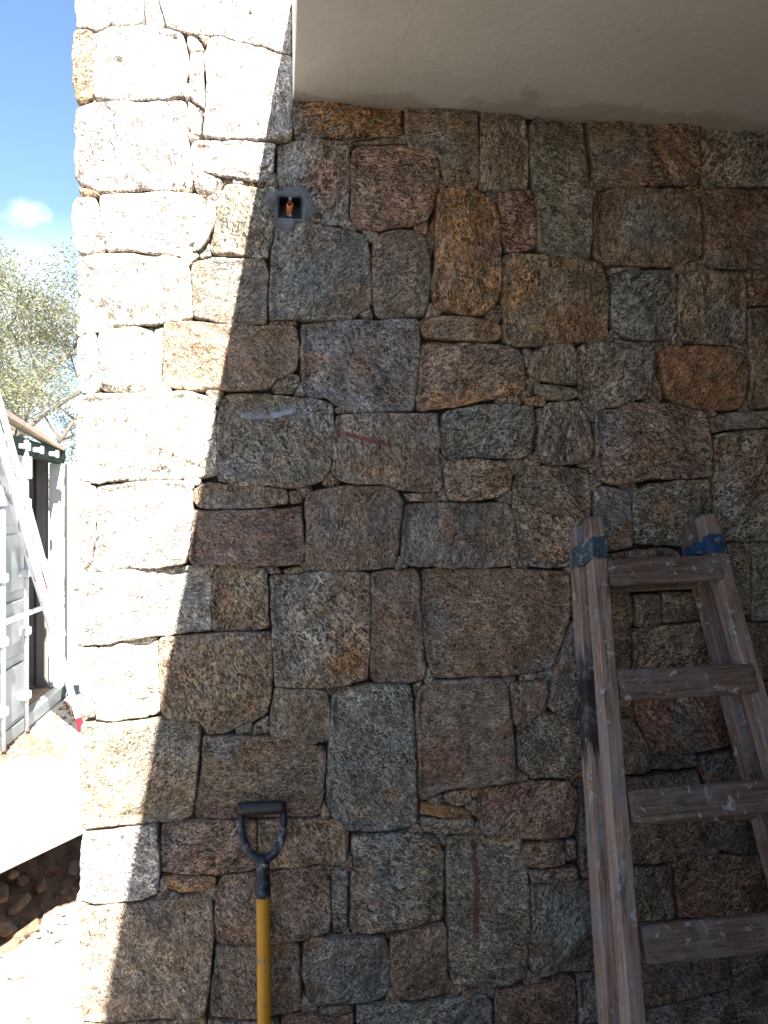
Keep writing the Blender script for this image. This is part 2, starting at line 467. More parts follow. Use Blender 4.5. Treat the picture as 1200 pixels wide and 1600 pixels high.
# each stone: colour code, options, outline in wall-elevation units (photo pixels, turned into metres on the wall face)
#   optional blobs: (x, y, radius, colour code)
STONES = [
 # ---- sunlit corner column
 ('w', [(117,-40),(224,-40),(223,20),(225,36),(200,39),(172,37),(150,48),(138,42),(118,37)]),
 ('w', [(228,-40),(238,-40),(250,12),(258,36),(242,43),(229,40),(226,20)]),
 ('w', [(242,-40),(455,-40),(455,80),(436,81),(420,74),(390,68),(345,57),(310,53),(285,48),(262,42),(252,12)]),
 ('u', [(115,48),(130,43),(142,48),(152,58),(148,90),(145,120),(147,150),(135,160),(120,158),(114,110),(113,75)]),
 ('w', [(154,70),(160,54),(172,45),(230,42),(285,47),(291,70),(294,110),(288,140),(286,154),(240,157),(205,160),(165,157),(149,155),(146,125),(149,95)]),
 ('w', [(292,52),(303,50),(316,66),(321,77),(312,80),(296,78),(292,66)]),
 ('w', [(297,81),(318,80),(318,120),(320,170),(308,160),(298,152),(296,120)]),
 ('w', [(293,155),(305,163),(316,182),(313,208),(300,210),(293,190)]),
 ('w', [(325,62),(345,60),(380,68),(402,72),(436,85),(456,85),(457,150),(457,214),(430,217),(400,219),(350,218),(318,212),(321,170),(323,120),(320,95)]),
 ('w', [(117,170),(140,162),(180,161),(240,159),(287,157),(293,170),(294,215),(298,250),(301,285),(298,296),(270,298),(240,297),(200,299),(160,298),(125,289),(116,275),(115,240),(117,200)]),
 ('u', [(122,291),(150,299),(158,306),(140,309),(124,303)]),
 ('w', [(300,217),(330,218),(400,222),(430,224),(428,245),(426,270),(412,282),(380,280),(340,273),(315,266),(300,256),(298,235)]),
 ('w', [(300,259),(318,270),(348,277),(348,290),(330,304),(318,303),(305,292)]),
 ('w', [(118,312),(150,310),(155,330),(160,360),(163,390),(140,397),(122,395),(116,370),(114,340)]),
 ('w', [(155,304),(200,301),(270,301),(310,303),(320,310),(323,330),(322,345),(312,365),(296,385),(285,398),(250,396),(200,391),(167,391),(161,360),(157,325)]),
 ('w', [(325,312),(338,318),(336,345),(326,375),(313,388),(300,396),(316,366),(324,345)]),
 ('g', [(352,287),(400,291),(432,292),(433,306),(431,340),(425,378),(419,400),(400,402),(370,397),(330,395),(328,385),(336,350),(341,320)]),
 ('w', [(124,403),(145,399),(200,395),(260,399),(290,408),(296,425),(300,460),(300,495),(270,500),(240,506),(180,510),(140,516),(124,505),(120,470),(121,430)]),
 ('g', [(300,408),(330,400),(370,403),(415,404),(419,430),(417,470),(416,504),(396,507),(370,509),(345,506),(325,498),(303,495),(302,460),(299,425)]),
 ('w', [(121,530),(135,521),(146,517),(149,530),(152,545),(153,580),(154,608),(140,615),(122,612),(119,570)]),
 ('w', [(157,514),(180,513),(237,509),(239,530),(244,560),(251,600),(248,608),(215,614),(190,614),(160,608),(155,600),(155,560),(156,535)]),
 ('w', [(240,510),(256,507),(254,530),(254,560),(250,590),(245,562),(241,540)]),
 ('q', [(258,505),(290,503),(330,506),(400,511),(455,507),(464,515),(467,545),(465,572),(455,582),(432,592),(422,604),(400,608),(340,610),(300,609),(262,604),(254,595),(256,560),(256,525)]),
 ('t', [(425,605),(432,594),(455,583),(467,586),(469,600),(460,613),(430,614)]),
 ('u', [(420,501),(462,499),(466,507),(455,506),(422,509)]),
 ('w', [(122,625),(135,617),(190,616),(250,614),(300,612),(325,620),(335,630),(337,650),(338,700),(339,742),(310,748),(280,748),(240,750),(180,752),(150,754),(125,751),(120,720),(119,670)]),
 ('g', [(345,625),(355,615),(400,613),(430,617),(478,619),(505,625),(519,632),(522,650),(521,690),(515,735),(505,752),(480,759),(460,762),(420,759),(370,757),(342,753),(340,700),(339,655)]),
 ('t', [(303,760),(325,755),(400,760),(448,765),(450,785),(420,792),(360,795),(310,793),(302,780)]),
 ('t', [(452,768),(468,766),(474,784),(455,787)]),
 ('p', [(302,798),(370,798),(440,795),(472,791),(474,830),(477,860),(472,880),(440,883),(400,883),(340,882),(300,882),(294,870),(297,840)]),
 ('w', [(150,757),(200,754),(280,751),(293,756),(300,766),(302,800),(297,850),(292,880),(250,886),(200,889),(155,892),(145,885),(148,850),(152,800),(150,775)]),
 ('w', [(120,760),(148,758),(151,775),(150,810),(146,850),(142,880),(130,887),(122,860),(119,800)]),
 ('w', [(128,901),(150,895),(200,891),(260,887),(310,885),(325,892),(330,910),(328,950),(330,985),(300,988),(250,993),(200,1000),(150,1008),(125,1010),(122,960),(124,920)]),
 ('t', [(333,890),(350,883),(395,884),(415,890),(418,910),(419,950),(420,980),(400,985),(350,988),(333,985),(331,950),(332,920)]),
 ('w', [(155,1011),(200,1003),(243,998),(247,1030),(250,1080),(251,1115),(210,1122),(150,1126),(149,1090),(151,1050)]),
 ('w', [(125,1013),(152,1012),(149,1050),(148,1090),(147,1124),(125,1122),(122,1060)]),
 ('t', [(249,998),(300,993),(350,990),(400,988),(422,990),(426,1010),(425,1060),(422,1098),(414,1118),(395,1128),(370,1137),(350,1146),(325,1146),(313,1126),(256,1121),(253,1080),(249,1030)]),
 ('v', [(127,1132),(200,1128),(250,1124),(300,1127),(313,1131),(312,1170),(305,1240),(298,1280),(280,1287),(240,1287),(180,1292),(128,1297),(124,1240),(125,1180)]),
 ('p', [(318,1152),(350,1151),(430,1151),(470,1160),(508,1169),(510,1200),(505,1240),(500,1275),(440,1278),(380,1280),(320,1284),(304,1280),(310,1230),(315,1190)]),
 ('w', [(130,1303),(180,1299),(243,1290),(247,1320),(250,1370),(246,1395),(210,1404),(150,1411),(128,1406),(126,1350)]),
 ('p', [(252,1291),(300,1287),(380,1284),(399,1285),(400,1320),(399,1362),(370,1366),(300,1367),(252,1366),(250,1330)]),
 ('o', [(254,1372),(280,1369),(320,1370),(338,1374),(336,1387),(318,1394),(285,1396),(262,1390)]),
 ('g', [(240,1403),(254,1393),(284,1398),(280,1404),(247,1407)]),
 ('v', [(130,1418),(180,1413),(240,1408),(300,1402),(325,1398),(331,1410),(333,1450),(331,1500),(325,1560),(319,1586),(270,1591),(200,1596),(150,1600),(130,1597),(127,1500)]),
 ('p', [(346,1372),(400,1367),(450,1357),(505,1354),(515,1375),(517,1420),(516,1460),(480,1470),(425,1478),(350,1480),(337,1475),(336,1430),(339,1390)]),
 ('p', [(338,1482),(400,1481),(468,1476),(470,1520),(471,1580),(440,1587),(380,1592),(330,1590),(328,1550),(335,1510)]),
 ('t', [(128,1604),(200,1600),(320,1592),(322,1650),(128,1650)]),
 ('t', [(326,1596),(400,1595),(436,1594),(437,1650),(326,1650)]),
 # ---- shaded field
 ('t', [(460,145),(500,145),(560,145),(620,148),(629,165),(631,195),(629,208),(610,211),(560,213),(500,215),(460,217),(458,190)], [(560,180,70,'o')]),
 ('t', [(545,221),(600,216),(626,214),(632,223),(600,224),(560,223)]),
 ('g', [(434,222),(450,218),(500,219),(543,222),(547,250),(546,300),(543,345),(540,350),(510,349),(484,344),(476,338),(476,303),(437,303),(433,270)], [(510,285,42,'r'),(455,250,25,'b')]),
 ('r', [(552,230),(570,226),(630,226),(650,233),(680,241),(686,255),(685,290),(678,320),(668,345),(640,352),(605,357),(585,361),(560,355),(549,345),(548,300),(549,250)]),
 ('t', [(634,165),(642,158),(700,158),(742,160),(746,200),(747,240),(747,285),(740,298),(715,295),(695,290),(690,262),(685,245),(665,236),(640,230),(634,210)]),
 ('g', [(752,170),(790,170),(820,175),(826,200),(827,250),(825,294),(800,295),(770,298),(752,295),(749,260),(750,210)]),
 ('r', [(782,301),(800,298),(830,297),(834,320),(838,360),(837,388),(815,392),(790,390),(784,370),(782,330)]),
 ('o', [(685,300),(700,294),(740,296),(765,305),(775,318),(779,350),(782,400),(782,450),(775,475),(755,490),(730,493),(700,488),(680,480),(676,450),(682,400),(682,350)], [(770,400,30,'r')]),
 ('g', [(830,190),(845,174),(915,174),(917,230),(921,280),(925,340),(928,400),(900,402),(860,397),(842,392),(839,340),(834,290),(828,240)]),
 ('t', [(920,190),(926,178),(1000,178),(1010,200),(1013,240),(1012,289),(990,291),(940,290),(930,286),(922,240)]),
 ('r', [(1015,180),(1040,180),(1080,182),(1094,200),(1095,240),(1093,287),(1060,287),(1020,290),(1014,280),(1014,230)]),
 ('g', [(1098,200),(1110,196),(1160,194),(1232,192),(1232,290),(1150,292),(1105,290),(1096,270)]),
 ('t', [(935,300),(960,293),(1010,293),(1070,296),(1088,304),(1098,330),(1102,370),(1100,404),(1060,414),(1000,415),(950,410),(933,400),(930,350)], [(1000,350,40,'b')]),
 ('r', [(1098,295),(1150,295),(1232,293),(1232,415),(1170,420),(1110,420),(1104,400),(1105,360),(1100,325)]),
 ('b', [(430,347),(470,345),(500,351),(545,358),(575,367),(580,400),(582,450),(580,478),(562,488),(555,498),(500,499),(450,498),(422,499),(420,470),(422,420),(427,380)], [(565,470,45,'t')]),
 ('b', [(562,490),(580,481),(584,497),(570,499)]),
 ('g', [(584,375),(600,363),(630,359),(655,359),(665,372),(672,400),(674,440),(670,470),(665,492),(630,497),(600,498),(587,490),(583,450),(583,400)]),
 ('t', [(672,350),(681,338),(680,380),(675,400),(668,370)]),
 ('u', [(787,400),(800,395),(860,397),(920,404),(945,408),(952,430),(953,480),(953,525),(940,532),(890,535),(830,540),(800,540),(790,530),(788,490),(785,440)]),
 ('b', [(957,430),(985,422),(1030,421),(1057,424),(1060,450),(1058,500),(1052,528),(1020,532),(980,530),(962,520),(956,480)]),
 ('t', [(1062,425),(1110,423),(1160,425),(1166,440),(1167,480),(1162,535),(1130,540),(1090,535),(1062,530),(1060,490)]),
 ('g', [(955,418),(985,416),(1010,418),(980,421),(960,426)]),
 ('r', [(1169,440),(1232,434),(1232,475),(1175,477),(1168,465)]),
 ('t', [(1170,481),(1232,478),(1232,635),(1180,638),(1172,630),(1173,580),(1169,530)]),
 ('b', [(472,506),(500,501),(580,500),(650,500),(655,510),(656,545),(652,590),(650,615),(646,641),(600,644),(548,645),(532,635),(512,622),(478,617),(472,590),(470,550)]),
 ('u', [(660,499),(690,494),(740,496),(780,503),(786,514),(783,529),(760,533),(730,531),(690,528),(662,525),(657,512)]),
 ('t', [(660,538),(690,533),(760,535),(800,538),(816,545),(821,580),(823,605),(815,614),(780,620),(740,629),(700,637),(655,641),(652,620),(656,580)], [(740,628,26,'o'),(690,636,24,'o'),(800,615,20,'o')]),
 ('g', [(526,649),(560,647),(640,647),(683,646),(686,680),(688,720),(694,760),(688,768),(650,768),(625,764),(600,757),(560,757),(532,750),(519,737),(521,690),(524,665)], [(590,740,30,'u')]),
 ('t', [(533,634),(545,645),(527,647),(523,640)]),
 ('b', [(692,648),(702,640),(750,633),(800,631),(835,635),(838,660),(836,690),(833,711),(800,717),(740,713),(700,719),(691,705),(689,670)]),
 ('t', [(700,721),(740,717),(790,722),(797,735),(796,760),(780,775),(740,782),(705,782),(697,765),(695,735)]),
 ('p', [(632,771),(680,770),(691,780),(688,784),(640,783)]),
 ('g', [(854,632),(870,628),(905,627),(912,640),(922,655),(926,690),(925,715),(900,725),(870,726),(848,722),(842,705),(843,670),(847,645)]),
 ('g', [(838,640),(848,636),(845,655),(841,665)]),
 ('g', [(835,550),(850,541),(895,538),(899,560),(900,600),(870,599),(840,591),(826,583)]),
 ('t', [(820,543),(832,545),(834,553),(826,574),(821,566)]),
 ('g', [(838,600),(870,602),(902,608),(905,620),(880,627),(845,622),(836,612)]),
 ('o', [(820,623),(840,619),(854,625),(850,634),(825,633)]),
 ('d', [(904,542),(930,533),(980,533),(1020,535),(1024,560),(1020,600),(1015,620),(985,627),(965,635),(940,640),(915,636),(908,620),(905,590),(903,560)]),
 ('o', [(1031,550),(1050,540),(1110,541),(1150,544),(1165,560),(1170,590),(1168,620),(1160,637),(1130,641),(1090,638),(1060,630),(1043,622),(1037,590)]),
 ('g', [(1022,580),(1030,575),(1036,608),(1039,624),(1024,618)]),
 ('p', [(933,642),(960,641),(985,629),(1025,630),(1060,634),(1100,641),(1106,660),(1112,700),(1112,745),(1080,747),(1020,748),(990,752),(955,757),(936,750),(932,710),(931,665)]),
 ('g', [(1110,653),(1130,646),(1232,640),(1232,664),(1150,669),(1115,674),(1110,665)]),
 ('g', [(1118,680),(1150,674),(1232,668),(1232,840),(1180,846),(1130,845),(1117,800),(1116,740)]),
 ('b', [(931,765),(945,759),(975,767),(985,776),(987,810),(988,854),(960,861),(936,860),(932,820)]),
 ('d', [(990,772),(1010,757),(1060,751),(1108,749),(1112,780),(1113,830),(1105,849),(1060,853),(1020,850),(992,848),(989,810)]),
 ('t', [(478,772),(500,764),(540,760),(600,759),(622,766),(630,780),(628,820),(623,860),(618,886),(580,890),(520,892),(486,890),(478,875),(479,830)], [(550,790,40,'u')]),
 ('b', [(633,790),(650,786),(720,785),(795,786),(802,800),(807,840),(809,880),(790,885),(740,886),(690,886),(640,884),(628,875),(630,830)], [(790,840,40,'t')]),
 ('g', [(828,730),(870,728),(900,732),(922,731),(926,760),(924,800),(916,830),(912,860),(905,886),(860,888),(820,883),(811,870),(808,830),(803,790),(804,755),(812,740)], [(845,740,28,'t')]),
 ('g', [(408,884),(435,887),(440,896),(420,897)]),
 ('t', [(441,891),(470,884),(476,893),(447,897)]),
 ('g', [(422,901),(440,898),(500,894),(550,894),(576,896),(577,930),(577,1000),(574,1060),(540,1070),(500,1075),(470,1074),(430,1072),(427,1020),(424,960)], [(550,920,40,'u'),(550,1030,38,'o'),(460,910,30,'b')]),
 ('p', [(581,896),(600,891),(650,889),(655,905),(657,960),(659,1000),(667,1050),(664,1062),(640,1066),(590,1066),(581,1060),(578,1020),(580,960)]),
 ('t', [(663,891),(700,888),(800,890),(870,892),(893,895),(896,930),(894,965),(880,1010),(867,1046),(840,1053),(780,1058),(690,1059),(678,1055),(669,1030),(662,990),(660,940)], [(745,970,36,'u')]),
 ('g', [(430,1076),(480,1076),(510,1079),(516,1100),(516,1140),(512,1158),(485,1165),(460,1157),(422,1148),(423,1115),(427,1092)], [(470,1120,30,'t')]),
 ('g', [(420,1120),(421,1147),(395,1150),(398,1132)]),
 ('b', [(518,1087),(530,1076),(580,1069),(640,1071),(645,1090),(648,1140),(650,1200),(653,1250),(652,1290),(630,1299),(580,1303),(540,1300),(520,1285),(511,1255),(513,1200),(516,1140)]),
 ('g', [(656,1077),(680,1064),(740,1061),(785,1061),(793,1075),(797,1120),(803,1170),(806,1220),(780,1225),(745,1228),(720,1232),(690,1242),(665,1255),(656,1250),(654,1200),(651,1140),(651,1100)], [(690,1180,42,'r'),(675,1120,22,'t')]),
 ('g', [(647,1072),(655,1066),(662,1066),(656,1074),(650,1092)]),
 ('t', [(797,1068),(830,1066),(852,1063),(853,1090),(850,1110),(820,1130),(803,1132),(799,1100)]),
 ('d', [(812,1137),(830,1124),(850,1114),(880,1119),(908,1126),(945,1130),(945,1180),(940,1210),(900,1214),(830,1216),(812,1205),(809,1170)]),
 ('d', [(897,970),(935,975),(945,1060),(940,1120),(905,1122),(870,1115),(856,1105),(862,1070),(878,1020)]),
 ('t', [(403,1285),(440,1281),(500,1280),(532,1284),(544,1296),(546,1320),(542,1348),(530,1356),(500,1350),(450,1354),(403,1361)], [(455,1335,24,'u')]),
 ('b', [(518,1361),(530,1358),(545,1362),(543,1400),(543,1440),(541,1458),(522,1461),(519,1420)]),
 ('g', [(552,1311),(590,1307),(650,1302),(685,1311),(693,1330),(694,1380),(695,1430),(692,1440),(650,1447),(600,1455),(560,1460),(548,1455),(548,1400),(551,1350)], [(562,1370,22,'u'),(562,1420,22,'u')]),
 ('b', [(476,1476),(490,1468),(550,1466),(600,1463),(607,1480),(610,1520),(607,1560),(570,1568),(520,1569),(492,1574),(481,1560),(473,1530)]),
 ('t', [(611,1466),(640,1454),(695,1444),(698,1480),(699,1530),(696,1552),(670,1560),(640,1562),(620,1552),(611,1530),(609,1490)]),
 ('g', [(700,1311),(740,1307),(800,1307),(822,1320),(826,1370),(827,1420),(825,1500),(822,1530),(790,1540),(740,1545),(710,1540),(702,1520),(701,1440),(698,1370)]),
 ('o', [(660,1258),(690,1259),(740,1269),(738,1279),(700,1280),(658,1273)]),
 ('t', [(692,1248),(715,1237),(738,1236),(739,1257),(715,1264),(694,1257)]),
 ('g', [(659,1281),(700,1282),(740,1281),(744,1296),(730,1304),(690,1305),(661,1301)]),
 ('r', [(746,1241),(770,1230),(830,1223),(890,1222),(902,1236),(904,1270),(895,1308),(850,1312),(800,1308),(755,1302),(748,1280)]),
 ('t', [(818,1320),(850,1315),(882,1315),(884,1350),(850,1353),(822,1354),(817,1335)]),
 ('g', [(887,1316),(902,1316),(904,1346),(888,1348)]),
 ('d', [(908,1220),(938,1218),(942,1290),(942,1374),(912,1374),(907,1320)]),
 ('p', [(825,1360),(870,1358),(902,1357),(905,1375),(880,1378),(832,1378)]),
 ('b', [(832,1383),(880,1381),(925,1379),(940,1381),(942,1450),(936,1510),(925,1522),(880,1525),(840,1528),(829,1515),(829,1450)]),
 ('g', [(499,1576),(545,1571),(553,1580),(522,1589),(502,1586)]),
 ('r', [(441,1592),(495,1583),(520,1592),(553,1585),(554,1650),(440,1650)]),
 ('b', [(558,1574),(620,1570),(700,1563),(760,1558),(770,1572),(772,1650),(558,1650)]),
 ('r', [(775,1547),(830,1540),(880,1532),(898,1532),(902,1560),(900,1650),(776,1650)]),
 ('g', [(905,1530),(940,1526),(955,1560),(958,1650),(908,1650),(906,1580)]),
 # ---- behind the stepladder
 ('d', [(928,869),(960,865),(1000,859),(1050,858),(1068,866),(1070,900),(1065,920),(1000,922),(940,918),(928,900)]),
 ('t', [(948,926),(985,926),(988,960),(986,1050),(952,1056),(946,1000)]),
 ('g', [(992,930),(1028,928),(1031,974),(1010,980),(992,978)]),
 ('d', [(1033,925),(1075,925),(1108,930),(1110,965),(1070,970),(1034,974)]),
 ('t', [(990,984),(1040,978),(1105,971),(1118,990),(1122,1045),(1050,1052),(992,1052)]),
 ('d', [(1074,858),(1110,853),(1114,900),(1112,922),(1074,918)]),
 ('d', [(1118,850),(1160,850),(1172,870),(1172,960),(1130,965),(1115,960),(1113,900)]),
 ('g', [(1174,848),(1232,844),(1232,970),(1176,970)]),
 ('r', [(1115,970),(1170,973),(1232,976),(1232,1062),(1130,1062),(1125,1000)]),
 ('r', [(990,1060),(1060,1056),(1120,1055),(1140,1070),(1150,1120),(1145,1165),(1100,1175),(1040,1178),(1016,1170),(998,1130),(991,1095)]),
 ('d', [(945,1063),(985,1061),(988,1110),(980,1118),(948,1121)]),
 ('t', [(946,1126),(985,1123),(1000,1142),(1013,1175),(1015,1206),(960,1210),(946,1180)]),
 ('g', [(1020,1183),(1090,1180),(1095,1199),(1060,1205),(1022,1204)]),
 ('d', [(1099,1185),(1150,1173),(1200,1171),(1232,1172),(1232,1255),(1160,1250),(1112,1240),(1098,1210)]),
 ('r', [(1153,1067),(1232,1066),(1232,1167),(1160,1167),(1154,1120)]),
 ('d', [(948,1214),(1030,1213),(1096,1208),(1100,1238),(1060,1249),(950,1251)]),
 ('t', [(950,1256),(1060,1254),(1102,1245),(1107,1270),(1100,1300),(1080,1325),(1030,1346),(985,1352),(950,1350)]),
 ('d', [(1110,1260),(1150,1255),(1232,1259),(1232,1331),(1150,1335),(1112,1325),(1106,1300)]),
 ('d', [(948,1360),(1050,1353),(1054,1390),(1054,1435),(1000,1440),(948,1438)]),
 ('r', [(1060,1345),(1100,1338),(1160,1339),(1232,1336),(1232,1430),(1150,1433),(1062,1434),(1058,1390)]),
 ('t', [(948,1446),(1060,1439),(1140,1438),(1142,1500),(1138,1542),(1080,1555),(1010,1576),(962,1560),(948,1500)]),
 ('g', [(1146,1440),(1232,1436),(1232,1650),(1162,1650),(1144,1560),(1145,1500)]),
 ('b', [(962,1584),(1012,1580),(1080,1560),(1138,1549),(1154,1590),(1156,1650),(964,1650)]),
]
# courses below and above the picture carry on in the same bond
for (y0, y1, x0, xe, codes) in ((1654, 1772, 127, 1232, 'tpgbtrgdtg'), (1776, 1900, 127, 1232, 'gtptbdrtgt'), (-158, -44, 115, 455, 'wtgw')):
    x, k = x0, 0
    while x < xe - 30:
        w = random.uniform(85, 190)
        x2 = min(x + w, xe)
        if xe - x2 < 60: x2 = xe
        j = lambda: random.uniform(-4, 4)
        STONES.append((codes[k % len(codes)], [(x + 1, y0 + j()), ((x + x2) / 2, y0 + j()), (x2 - 1, y0 + j()), (x2 - 1, (y0 + y1) / 2), (x2 - 1, y1 + j()), ((x + x2) / 2, y1 + j()), (x + 1, y1 + j()), (x + 1, (y0 + y1) / 2)]))
        x = x2; k += 1

# small chinking stones wedged into whatever gaps the big stones leave
def fill_gaps():
    gx_, gy_ = np.arange(112, 1232, 2), np.arange(-40, 1650, 2)
    solid = np.zeros((len(gy_), len(gx_)), bool)
    def stamp(poly, grow=0):
        P_ = np.array(poly, float)
        i0, i1 = np.searchsorted(gx_, [P_[:, 0].min() - 2, P_[:, 0].max() + 3]); j0, j1 = np.searchsorted(gy_, [P_[:, 1].min() - 2, P_[:, 1].max() + 3])
        X_, Y_ = np.meshgrid(gx_[i0:i1], gy_[j0:j1]); ins = np.zeros(X_.shape, bool)
        for k in range(len(P_)):
            (xa, ya), (xb, yb) = P_[k], P_[(k + 1) % len(P_)]
            if ya == yb: continue
            cr = ((ya > Y_) != (yb > Y_)) & (X_ < (xb - xa) * (Y_ - ya) / (yb - ya) + xa)
            ins ^= cr
        solid[j0:j1, i0:i1] |= ins
    for s in STONES: stamp(s[1])
    X_, Y_ = np.meshgrid(gx_, gy_)
    solid |= (X_ < 119) | ((X_ > 425) & (X_ < 482) & (Y_ > 296) & (Y_ < 350)) | ((X_ > 455) & (Y_ < 158 + (X_ - 455) * 0.065))
    d = np.zeros(solid.shape); free = ~solid
    cur = free.copy()
    while cur.any():
        d += cur
        nx_ = cur.copy(); nx_[1:] &= cur[:-1]; nx_[:-1] &= cur[1:]; nx_[:, 1:] &= cur[:, :-1]; nx_[:, :-1] &= cur[:, 1:]
        nx_[0] = nx_[-1] = False; nx_[:, 0] = nx_[:, -1] = False
        cur = nx_
    out = []
    while len(out) < 130:
        j, i = np.unravel_index(np.argmax(d), d.shape)
        if d[j, i] < 3: break
        cx, cy = gx_[i], gy_[j]
        rad = []
        for k in range(16):
            a = k * math.pi / 8
            r = 1.0
            while r < 17:
                ii, jj = int(round((cx + math.cos(a) * r - 112) / 2)), int(round((cy + math.sin(a) * r + 40) / 2))
                if not (0 <= ii < len(gx_) and 0 <= jj < len(gy_)) or solid[jj, ii]: break
                r += 0.7
            rad.append(max(2.5, r - 1.4))
        rad = [min(rad[k], 1.5 * rad[k - 1] + 2, 1.5 * rad[(k + 1) % 16] + 2) for k in range(16)]
        poly = [(cx + math.cos(k * math.pi / 8) * rad[k], cy + math.sin(k * math.pi / 8) * rad[k]) for k in range(16)]
        stamp(poly); m_ = solid.copy(); m_[1:] |= solid[:-1]; m_[:-1] |= solid[1:]; m_[:, 1:] |= solid[:, :-1]; m_[:, :-1] |= solid[:, 1:]
        d[m_] = 0
        d[j, i] = 0
        out.append((('w' if cx < 300 else 'gtptbg'[len(out) % 6]), poly))  # chips at the left take the tone brightened for sun
    return out
CHIPS = fill_gaps()
print('chips', len(CHIPS))
STONES += CHIPS

def resample(p, step):
    q = np.vstack([p, p[:1]])
    seg = np.linalg.norm(np.diff(q, axis=0), axis=1)
    cum = np.concatenate([[0], np.cumsum(seg)])
    n = max(18, int(cum[-1] / step))
    t = np.linspace(0, cum[-1], n, endpoint=False)
    return np.stack([np.interp(t, cum, q[:, 0]), np.interp(t, cum, q[:, 1])], 1), cum[-1] / n

def seg_dist(pts, poly):
    a = poly; b = np.roll(poly, -1, axis=0)
    d = np.full(len(pts), 1e9)
    for k in range(len(a)):
        ab = b[k] - a[k]; L = ab @ ab + 1e-12
        t = np.clip(((pts - a[k]) @ ab) / L, 0, 1)
        d = np.minimum(d, np.linalg.norm(pts - a[k] - t[:, None] * ab, axis=1))
    return d

S_FAC = np.array([1, .988, .972, .95, .92, .885, .84, .78, .71, .63, .54, .44, .33, .22, .11])

